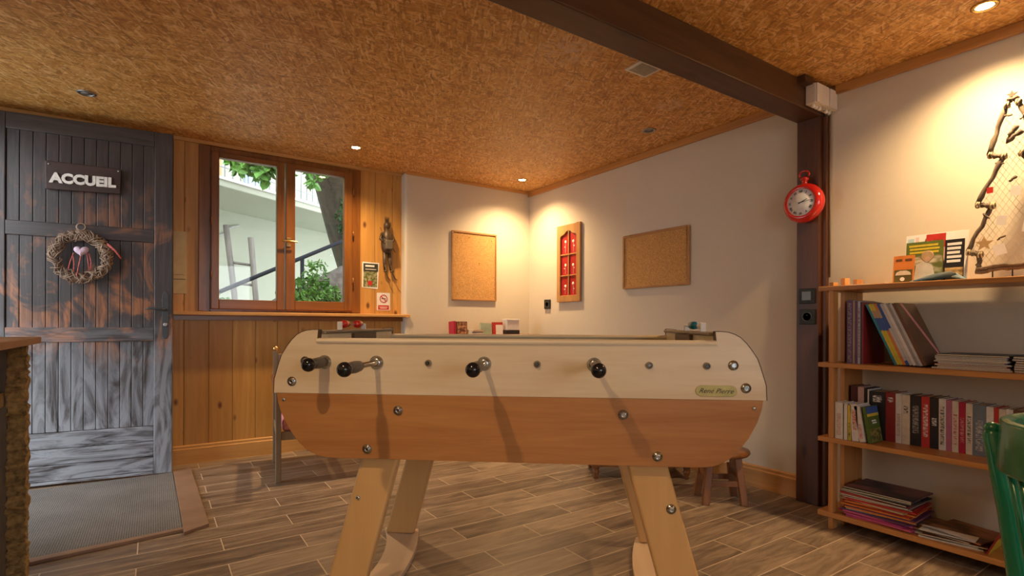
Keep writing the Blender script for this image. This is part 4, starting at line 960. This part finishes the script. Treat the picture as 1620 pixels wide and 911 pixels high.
for k, (dx, cn, q) in enumerate(((0, 'white', 'lower'), (.006, 'cream', 'upper'))):
    mag('book', 2.235+dx, 3.93, .860+k*.021, .105, .15, .020, 2*k, cn, f'{q} of two white books lying flat on the sideboard', 'flat books on the sideboard', cat='book')
standbook(2.300, .108, .098, plain('pale_green_cover', (.36, .46, .34), .5), 'pale green book standing on the sideboard', tilt=3)
standbook(2.425, .100, .104, COVER['red'], 'red and white booklet standing on the sideboard', kids=((.28, 1, 0, .78, M['paper']),))
bx_ = thing('cardboard_box', 'white box with dark base, rightmost on the sideboard', 'box', (2.615, 3.92, .860))
MB().box((-.062, -.03, .0), (.070, .05, .035)).build('base', COVER['black'], bx_, bevel=.002); MB().box((-.060, -.028, .035), (.066, .048, .128)).build('body', M['white'], bx_, bevel=.003); MB().box((-.064, -.032, .118), (.070, .052, .132)).build('lid', M['white'], bx_, bevel=.003)

# easy chair at the left behind the table
ch = thing('armchair', 'low wooden armchair with pink cushion behind the left end of foosball table', 'armchair', (.614, 3.417, 0), R(-8))
aw = wood('olive_brown_wood', (.17, .115, .06), (.32, .22, .13), 'z')
for x in (0, .56):
    MB().box((x-.016, -.018, 0), (x+.016, .018, .555)).build('leg', aw, ch, bevel=.004)
    MB().box((x-.016, .50, 0), (x+.016, .536, .76)).build('leg', aw, ch, bevel=.004)
    MB().prism([(-.13, .558), (-.12, .585), (.52, .60), (.52, .565), (-.11, .553)], 'yz', x-.028, x+.028).build('armrest', wood('red_brown_arm', (.12, .045, .022), (.24, .10, .05), 'y'), ch, bevel=.008)
    MB().ball((x, .518, .775), .020, 10).build('finial', M['brass'], ch)
MB().box((.016, -.012, .25), (.544, .012, .30)).build('seat_rail', aw, ch, bevel=.003); MB().box((.016, .50, .25), (.544, .53, .30)).build('seat_rail', aw, ch, bevel=.003)
for x in (0, .56): MB().box((x-.010, .018, .25), (x+.010, .50, .30)).build('seat_rail', aw, ch, bevel=.003)
MB().box((.016, .50, .66), (.544, .53, .74)).build('back_rail', aw, ch, bevel=.005); MB().box((.016, .505, .46), (.544, .525, .50)).build('back_rail', aw, ch, bevel=.005)
pinkc = plain('pink_patterned_cloth', (.62, .25, .28), .8, var=.35, sc=45)
cs = MB().box((.020, -.005, .295), (.540, .49, .385)).build('seat_cushion', pinkc, ch, bevel=.03, seg=4)
MB().box((.030, .425, .385), (.530, .495, .73)).build('back_cushion', pinkc, ch, bevel=.03, seg=4)

# low chest on turned feet
ct_ = thing('low_chest', 'low dark wooden chest on small turned feet behind the foosball table', 'chest', (2.249, 2.446, 0), math.atan2(-.328, .480))
MB().box((-.02, -.02, .075), (.60, .30, .115)).build('plinth', M['stool'], ct_, bevel=.006); MB().box((-.01, -.01, .115), (.59, .29, .40)).build('body', M['stool'], ct_, bevel=.004); MB().box((-.025, -.025, .40), (.605, .305, .420)).build('lid', M['stool'], ct_, bevel=.006)
for x in (0.012, .570):
    for y in (.01, .27): MB().lathe([(.012, 0), (.016, .006), (.013, .016), (.019, .030), (.022, .046), (.015, .056), (.022, .064), (.024, .076)], (x, y, 0), 'z', 14).build('foot', M['stool'], ct_)

# stool
SX, SY = 2.547, 1.775
st = thing('wooden_stool', 'small brown wooden stool with splayed legs near the right wall skirting', 'stool', (SX, SY, 0), R(-38))
MB().lathe([(.0, .250), (.110, .250), (.142, .255), (.152, .266), (.148, .279), (.125, .285), (.0, .283)], (0, 0, 0), 'z', 28).build('seat', M['stool'], st)
lg_ = [(-1, -1), (1, -1), (1, 1), (-1, 1)]
for sx, sy in lg_:
    a = Vector((sx*.070, sy*.062, .252)); b = Vector((sx*.100, sy*.085, 0)); m_ = MB()
    w_ = .019; vs = []
    for p in (b, a): vs += [(p.x-w_, p.y-.014, p.z), (p.x+w_, p.y-.014, p.z), (p.x+w_, p.y+.014, p.z), (p.x-w_, p.y+.014, p.z)]
    m_.add(vs, [(0, 3, 2, 1), (4, 5, 6, 7), (0, 1, 5, 4), (1, 2, 6, 5), (2, 3, 7, 6), (3, 0, 4, 7)]); m_.build('leg', M['stool'], st, bevel=.004)
for sy in (-1, 1): MB().box((-.075, sy*.073-.009, .095), (.075, sy*.073+.009, .125)).build('stretcher', M['stool'], st, bevel=.003)
for sx in (-1, 1): MB().box((sx*.083-.009, -.065, .135), (sx*.083+.009, .065, .160)).build('stretcher', M['stool'], st, bevel=.003)

# ------------------------------------------------------------------ green chair near the camera
def LZ(lat, Z, z): v = _f*Z+_r*lat; return Vector((v.x, v.y, z))
gc = thing('green_chair', 'green painted wooden chair with curved top rail at the right edge', 'chair', LZ(1.032, .80, 0), 0)
g0 = gc.location.copy()
def arc(ang, r): return LZ(1.024+r*math.cos(R(ang)), .820+r*math.sin(R(ang)), 0)-g0
m_ = MB(); vs = []; N = 26
for k in range(N+1):
    a = 98+130*k/N; e = math.sin(math.pi*min(1, max(0, k/N)))**.5
    e = min(1, .35+1.3*math.sin(math.pi*k/N))
    zt_ = .784; zb_ = .784-.085*min(1, e)
    ro_ = .205; ri = .187
    for r_, z_ in ((ro_+.004, zb_), (ri+.004, zb_), (ri-.006, zt_-.004), (ri+.004, zt_+.004), (ro_-.002, zt_)):
        p = arc(a, r_); vs.append((p.x, p.y, z_))
fs = []
for k in range(N):
    for j in range(5): fs.append((k*5+j, k*5+(j+1) % 5, (k+1)*5+(j+1) % 5, (k+1)*5+j))
fs += [(4, 3, 2, 1, 0), tuple(N*5+j for j in range(5))]
m_.add(vs, fs, True).build('top_rail', M['green'], gc, bevel=.003)
def limb(pts, r, nm='leg', n=12): return MB().tube(pts, r, n).build(nm, M['green'], gc)
for a in (134, 192):
    tp_ = arc(a, .212); sp_ = arc(a, .165); ft = arc(a, .235)
    limb([(ft.x, ft.y, 0), (sp_.x, sp_.y, .43), ((sp_.x*.5+tp_.x*.5), (sp_.y*.5+tp_.y*.5), .62), (tp_.x, tp_.y, .752), (tp_.x, tp_.y, .766)], [.016, .020, .0185, .0150, .009], 'back_leg', 20)
    MB().ball((tp_.x, tp_.y, .764), .0135, 14, (1, 1, .8)).build('post_tip', M['green'], gc)
for a in (152, 163, 174):
    tp_ = arc(a, .196); sp_ = arc(a, .150)
    limb([(sp_.x, sp_.y, .44), (tp_.x, tp_.y, .715)], [.009, .007], 'spindle')
fd = (arc(343, .20)); # towards the front of the seat
sc_ = arc(163, -.01)
seat = MB().lathe([(0, .430), (.185, .430), (.200, .437), (.203, .447), (.196, .455), (0, .451)], (fd.x*.10, fd.y*.10, 0), 'z', 32).build('seat', M['green'], gc)
for a in (20, 306):
    p = arc(a, .20); q = arc(a, .14); limb([(p.x, p.y, 0), (q.x, q.y, .43)], [.014, .019], 'front_leg')
ring = [arc(a, .185) for a in (134, 192, 306, 20)]
for i in range(4):
    a, b = ring[i], ring[(i+1) % 4]; limb([(a.x, a.y, .20), (b.x, b.y, .20)], .008, 'stretcher')

# ------------------------------------------------------------------ counter at the left edge
CR = thing('reception_counter', 'reception counter with rough board end and open shelves at left edge', 'counter', (-.333, 2.28, 0))
topm = wood('counter_top_wood', (.36, .20, .09), (.52, .32, .16), 'y', .8)
rough_ = plain('rough_board_edge', (.30, .20, .075), .9, var=.55, sc=60)
MB().box((-.56, -2.3, .880), (.022, .05, .902)).build('worktop', topm, CR, bevel=.003)
# crumbly cut edge of the end panel
vs = []; fs = []; nz = 90; rg = random.Random(3)
for k in range(nz+1):
    z = .878*k/nz; j = lambda: rg.uniform(-.0075, .0075)
    vs += [(.0+j()*.6, -.055+j(), z), (.0+j()*.6, -.028+j()*.5, z), (.0+j()*.6, .0+j(), z), (-.045, 0, z), (-.045+j()*.5, -.055+j(), z)]
for k in range(nz):
    for j in range(5): a = k*5+j; b = k*5+(j+1) % 5; fs.append((a, b, b+5, a+5))
fs += [(4, 3, 2, 1, 0), tuple(nz*5+j for j in range(5))]
MB().add(vs, fs).build('end_post', rough_, CR)
MB().box((-.55, -.040, 0), (-.046, -.008, .880)).build('end_panel', wood('counter_inside', (.16, .10, .05), (.30, .20, .11), 'z'), CR)
MB().box((-.55, -2.25, .06), (-.52, -.042, .880)).build('back_panel', topm, CR)
MB().box((-.53, -2.25, .42), (-.060, -.042, .445)).build('shelf', topm, CR, bevel=.002)
MB().box((-.53, -2.25, .04), (-.055, -.042, .065)).build('shelf', topm, CR, bevel=.002)
MB().box((-.53, -2.25, .690), (-.050, -.042, .735)).build('shelf', plain('rough_slab', (.34, .27, .15), .8, var=.4, sc=30), CR, bevel=.003)
MB().box((-.55, -2.30, 0), (-.02, -2.25, .880)).build('side_panel', topm, CR)
rb = thing('red_box', 'small red cardboard box on upper shelf of the counter', 'box', (-.445, 2.150, .7352), R(4))
MB().box((-.06, -.10, 0), (.06, .045, .085)).build('box_body', COVER['red'], rb, bevel=.002); MB().box((.0602, -.08, .012), (.0608, -.02, .032)).build('label_mark', M['paper'], rb)

# ------------------------------------------------------------------ ceiling lights and vent
def downlight(x, y, lit, lb, name='downlight'):
    o = thing(name, lb, 'ceiling light', (x, y, CEIL))
    MB().lathe([(.044, 0), (.044, -.004), (.036, -.007), (.030, -.002), (.030, 0)], (0, 0, 0), 'z', 28).build('trim_ring', M['steel_dull'] if not lit else M['brass'], o)
    MB().lathe([(.028, -.003), (.0, -.0032)], (0, 0, 0), 'z', 20).build('bulb', M['lamp_on'] if lit else plain('unlit_bulb', (.25, .24, .22), .2), o)
    if lit:
        l = bpy.data.lights.new('halogen', 'SPOT'); l.energy = SPOT_W*lit; l.color = SPOT_COL; l.spot_size = R(140); l.spot_blend = 1.0; l.shadow_soft_size = .03
        lo = bpy.data.objects.new('halogen', l); COL.objects.link(lo); lo.parent = o; lo.location = (0, 0, -.012)
    return o
downlight(1.174, 3.742, .75, 'lit spotlight in ceiling in front of the window')
downlight(2.620, 3.767, .8, 'lit spotlight in ceiling corner above the cork board')
downlight(2.670, .703, .80, 'lit spotlight in ceiling above the bookcase')
downlight(-.311, 3.682, 0, 'unlit ceiling spotlight in front of the door')
downlight(2.621, 2.350, 0, 'unlit ceiling spotlight near the right wall')
downlight(-.311, .703, .62, 'lit spotlight in ceiling left of the camera')
downlight(2.67, -1.6, .5, 'added fill spotlight in ceiling behind the camera on the bookcase side')  # unseen lamp added for warm ambient fill
downlight(-.311, -1.6, .7, 'added fill spotlight in ceiling behind the camera on the counter side')  # also added out of view, for warm bounce in the room
vt = thing('ceiling_vent', 'small square white vent in the ceiling beside the beam', 'vent', (1.965, 1.800, CEIL))
MB().box((-.072, -.055, -.006), (.072, .055, 0)).build('frame', M['white'], vt, bevel=.002)
m_ = MB()
for k in range(9): m_.box((-.055, -.042+k*.0098, -.0085), (.055, -.038+k*.0098, -.006))
m_.build('grille', plain('grey_grille', (.45, .43, .42), .5), vt)

# ------------------------------------------------------------------ outside the window
E1 = Vector((.828, .560, 0)); N1 = Vector((-.560, .828, 0)); HO = Vector((.607, 7.0, 0)); HA = math.atan2(.560, .828)
gr = MB().box((-12, 4.6, -.06), (14, 26, -.01)).box((-12, -9, -.06), (-1.3, 4.6, -.01)).build('ground', plain('outdoor_gravel', (.52, .51, .48), .9, var=.25, sc=20)); struct(gr)
hs = thing('white_house', 'white rendered house with balcony seen through the window', 'building', HO, HA)
wwall = plaster('outdoor_render', (.42, .45, .35), 12)
MB().box((-5, 1.15, 0), (7, 1.45, 6)).build('facade', wwall, hs)
MB().box((-5, 0, 2.535), (7, 1.15, 2.63)).build('balcony_slab', wwall, hs, bevel=.01)
MB().box((-5, -.02, 2.615), (7, .10, 2.645)).build('slab_edge', M['white'], hs)
m_ = MB()
for k in range(70): m_.tube([(-2.4+k*.11, .06, 2.645), (-2.4+k*.11, .06, 3.5)], .007, 5)
m_.tube([(-2.5, .06, 2.78), (5.2, .06, 2.78)], .008, 5).tube([(-2.5, .06, 3.5), (5.2, .06, 3.5)], .014, 5)
m_.build('railing', plain('grey_railing', (.30, .33, .36), .4), hs)
MB().box((.35, 1.12, 2.66), (.95, 1.16, 4.4)).build('orange_shutter', plain('orange_shutter_paint', (.60, .28, .12), .6), hs)
MB().box((1.35, 1.12, 2.66), (1.62, 1.16, 4.4)).build('blue_shutter', plain('blue_shutter_paint', (.32, .42, .52), .6), hs)
m_ = MB().tube([(.75+.10*math.cos(a)*(1-.02*k), 1.13, 2.22+.09*math.sin(a)) for k, a in enumerate([R(40+24*k) for k in range(12)])], .012, 6).tube([(.86, 1.13, 2.14), (1.0, 1.13, 2.20), (1.12, 1.13, 2.32), (1.25, 1.13, 2.36)], .014, 6)
m_.build('wall_ornament', plain('ornament_grey', (.42, .43, .40), .7), hs)
# ladder leaning on the facade
la = thing('wooden_ladder', 'grey wooden ladder leaning against the white house outside', 'ladder', (0, 0, 0))
lw_ = wood('weathered_grey_wood', (.12, .11, .095), (.24, .22, .18), 'z')
def yp(x, z, Y=7.35): return Vector((x, Y, z))
s1 = [(.93, 7.10, 0), (.718, 7.36, 2.140)]; s2 = [(1.115, 7.08, 0), (.990, 7.34, 2.01)]
for a, b in (s1, s2): MB().tube([a, b], .034, 8).build('ladder_rail', lw_, la)
for k in range(7):
    t = .08+k*.118; p = Vector(s1[0]).lerp(Vector(s1[1]), t); q = Vector(s2[0]).lerp(Vector(s2[1]), t*1.05); MB().tube([p, q], .016, 8).build('rung', lw_, la)
# handrail of the outside stairs
hr = thing('stair_handrail', 'dark metal handrail climbing to the right outside the window', 'handrail', (0, 0, 0))
dmt = plain('dark_rail_paint', (.012, .018, .028), .8)
a = Vector((.20, 6.2, 1.075)); b = Vector((2.30, 6.2, 2.000))
def hrz(x): return 1.240+(x-.502)*.505
m_ = MB(); m_.tube([(-.6, 5.75, hrz(-.6)), (2.3, 5.75, hrz(2.3))], .020, 8); m_.build('rail', dmt, hr)
for x in (-.4, 1.255, 2.2): MB().box((x-.016, 5.734, 0), (x+.016, 5.766, hrz(x))).build('post', dmt, hr)
# bank with bush at the right
bkk = MB(); vs = []; NX, NY = 26, 12; rg = random.Random(5)
def bank_h(x, y): return max(0, min(1.62, 1.10+(x-1.30)*.62+.0*(y)))*max(0, math.sin(math.pi*min(1, max(0, (y-5.2)/1.6)*.5+.0)))**.6 if x > .35 else 0
for i in range(NX+1):
    for j in range(NY+1):
        x = .9+2.9*i/NX; y = 5.15+1.0*j/NY
        z = min(1.75, 1.14+(x-.95)*.55)*min(1, (j/NY)*2.2+.3)+rg.uniform(-.03, .03)
        if i == 0 or j == 0: z = -.01
        vs.append((x, y, z))
fs = [(i*(NY+1)+j, (i+1)*(NY+1)+j, (i+1)*(NY+1)+j+1, i*(NY+1)+j+1) for i in range(NX) for j in range(NY)]
bank = bkk.add(vs, fs, True).build('earth_bank', plain('stony_earth', (.16, .14, .12), .9, var=.6, sc=9)); struct(bank)
leafm = plain('bright_leaves', (.10, .26, .04), .5, var=.5, sc=6); leafd = plain('dark_leaves', (.03, .10, .02), .5, var=.5, sc=6)
def leaves(n, box, size, mat, name, parent, seed, shape=None):
    rg = random.Random(seed); m_ = MB()
    for _ in range(n):
        while True:
            p = [rg.uniform(-1, 1) for _ in range(3)]
            if sum(q*q for q in p) <= 1: break
        c = Vector([box[i][0]+(box[i][1]-box[i][0])*(p[i]+1)/2 for i in range(3)])
        d = Vector((rg.gauss(0, 1), rg.gauss(0, 1), rg.gauss(0, 1)-.5)).normalized(); s = d.cross(Vector((rg.gauss(0, 1), rg.gauss(0, 1), rg.gauss(0, 1)))).normalized(); L = size*rg.uniform(.6, 1.3); W = L*(shape or .28); nn = d.cross(s)*L*.12
        m_.add([c, c+d*L*.35+s*W+nn, c+d*L*.75+s*W*.7+nn, c+d*L, c+d*L*.75-s*W*.7+nn, c+d*L*.35-s*W+nn], [(0, 1, 2, 3), (0, 3, 4, 5)])
    return m_.build(name, mat, parent)
bu = thing('garden_bush', 'leafy green bush on the stony bank outside the right casement', 'bush', (0, 0, 0))
MB().tube([(1.25, 5.3, .8), (1.28, 5.3, 1.2), (1.30, 5.3, 1.4)], .02, 6).build('stem', bark, bu)
leaves(900, ((.93, 1.52), (5.12, 5.50), (1.02, 1.40)), .05, leafm, 'foliage', bu, 3)
leaves(160, ((1.15, 1.42), (5.15, 5.4), (1.28, 1.56)), .05, leafm, 'foliage', bu, 31, .2)
b2 = thing('garden_bush', 'low green plant outside at the lower left pane corner', 'bush', (0, 0, 0))
leaves(160, ((.36, .62), (5.3, 5.6), (1.0, 1.20)), .05, leafm, 'foliage', b2, 8); MB().tube([(.5, 5.45, 0), (.5, 5.45, 1.1)], .015, 6).build('stem', bark, b2)
tr = thing('garden_tree', 'big dark tree trunk with ivy leaning across the right casement', 'tree', (0, 0, 0))
MB().tube([(2.9, 6.9, 0), (2.45, 6.7, 1.2), (2.06, 6.45, 2.10), (1.83, 6.3, 2.62), (1.62, 6.1, 3.1), (1.4, 5.9, 3.9)], [.42, .40, .37, .33, .28, .2], 14).build('trunk', wood('dark_tree_bark', (.025, .022, .016), (.10, .09, .06), 'z', .8, rough=.9, bumpy=1), tr)
MB().tube([(1.62, 5.8, 3.0), (1.1, 5.4, 2.75), (.75, 5.2, 2.60), (.42, 5.1, 2.56)], [.05, .025, .012, .006], 7).build('branch', bark, tr)
leaves(900, ((1.66, 2.15), (5.8, 6.1), (1.85, 2.45)), .05, leafd, 'ivy', tr, 11)
leaves(240, ((.46, 1.02), (5.0, 5.3), (2.235, 2.52)), .10, leafm, 'foliage', tr, 12, .36)
leaves(1500, ((.4, 2.6), (4.9, 6.2), (2.62, 3.6)), .11, leafd, 'foliage', tr, 13, .36)
leaves(40, ((1.13, 1.32), (5.0, 5.3), (2.22, 2.45)), .09, leafm, 'foliage', tr, 14, .36)
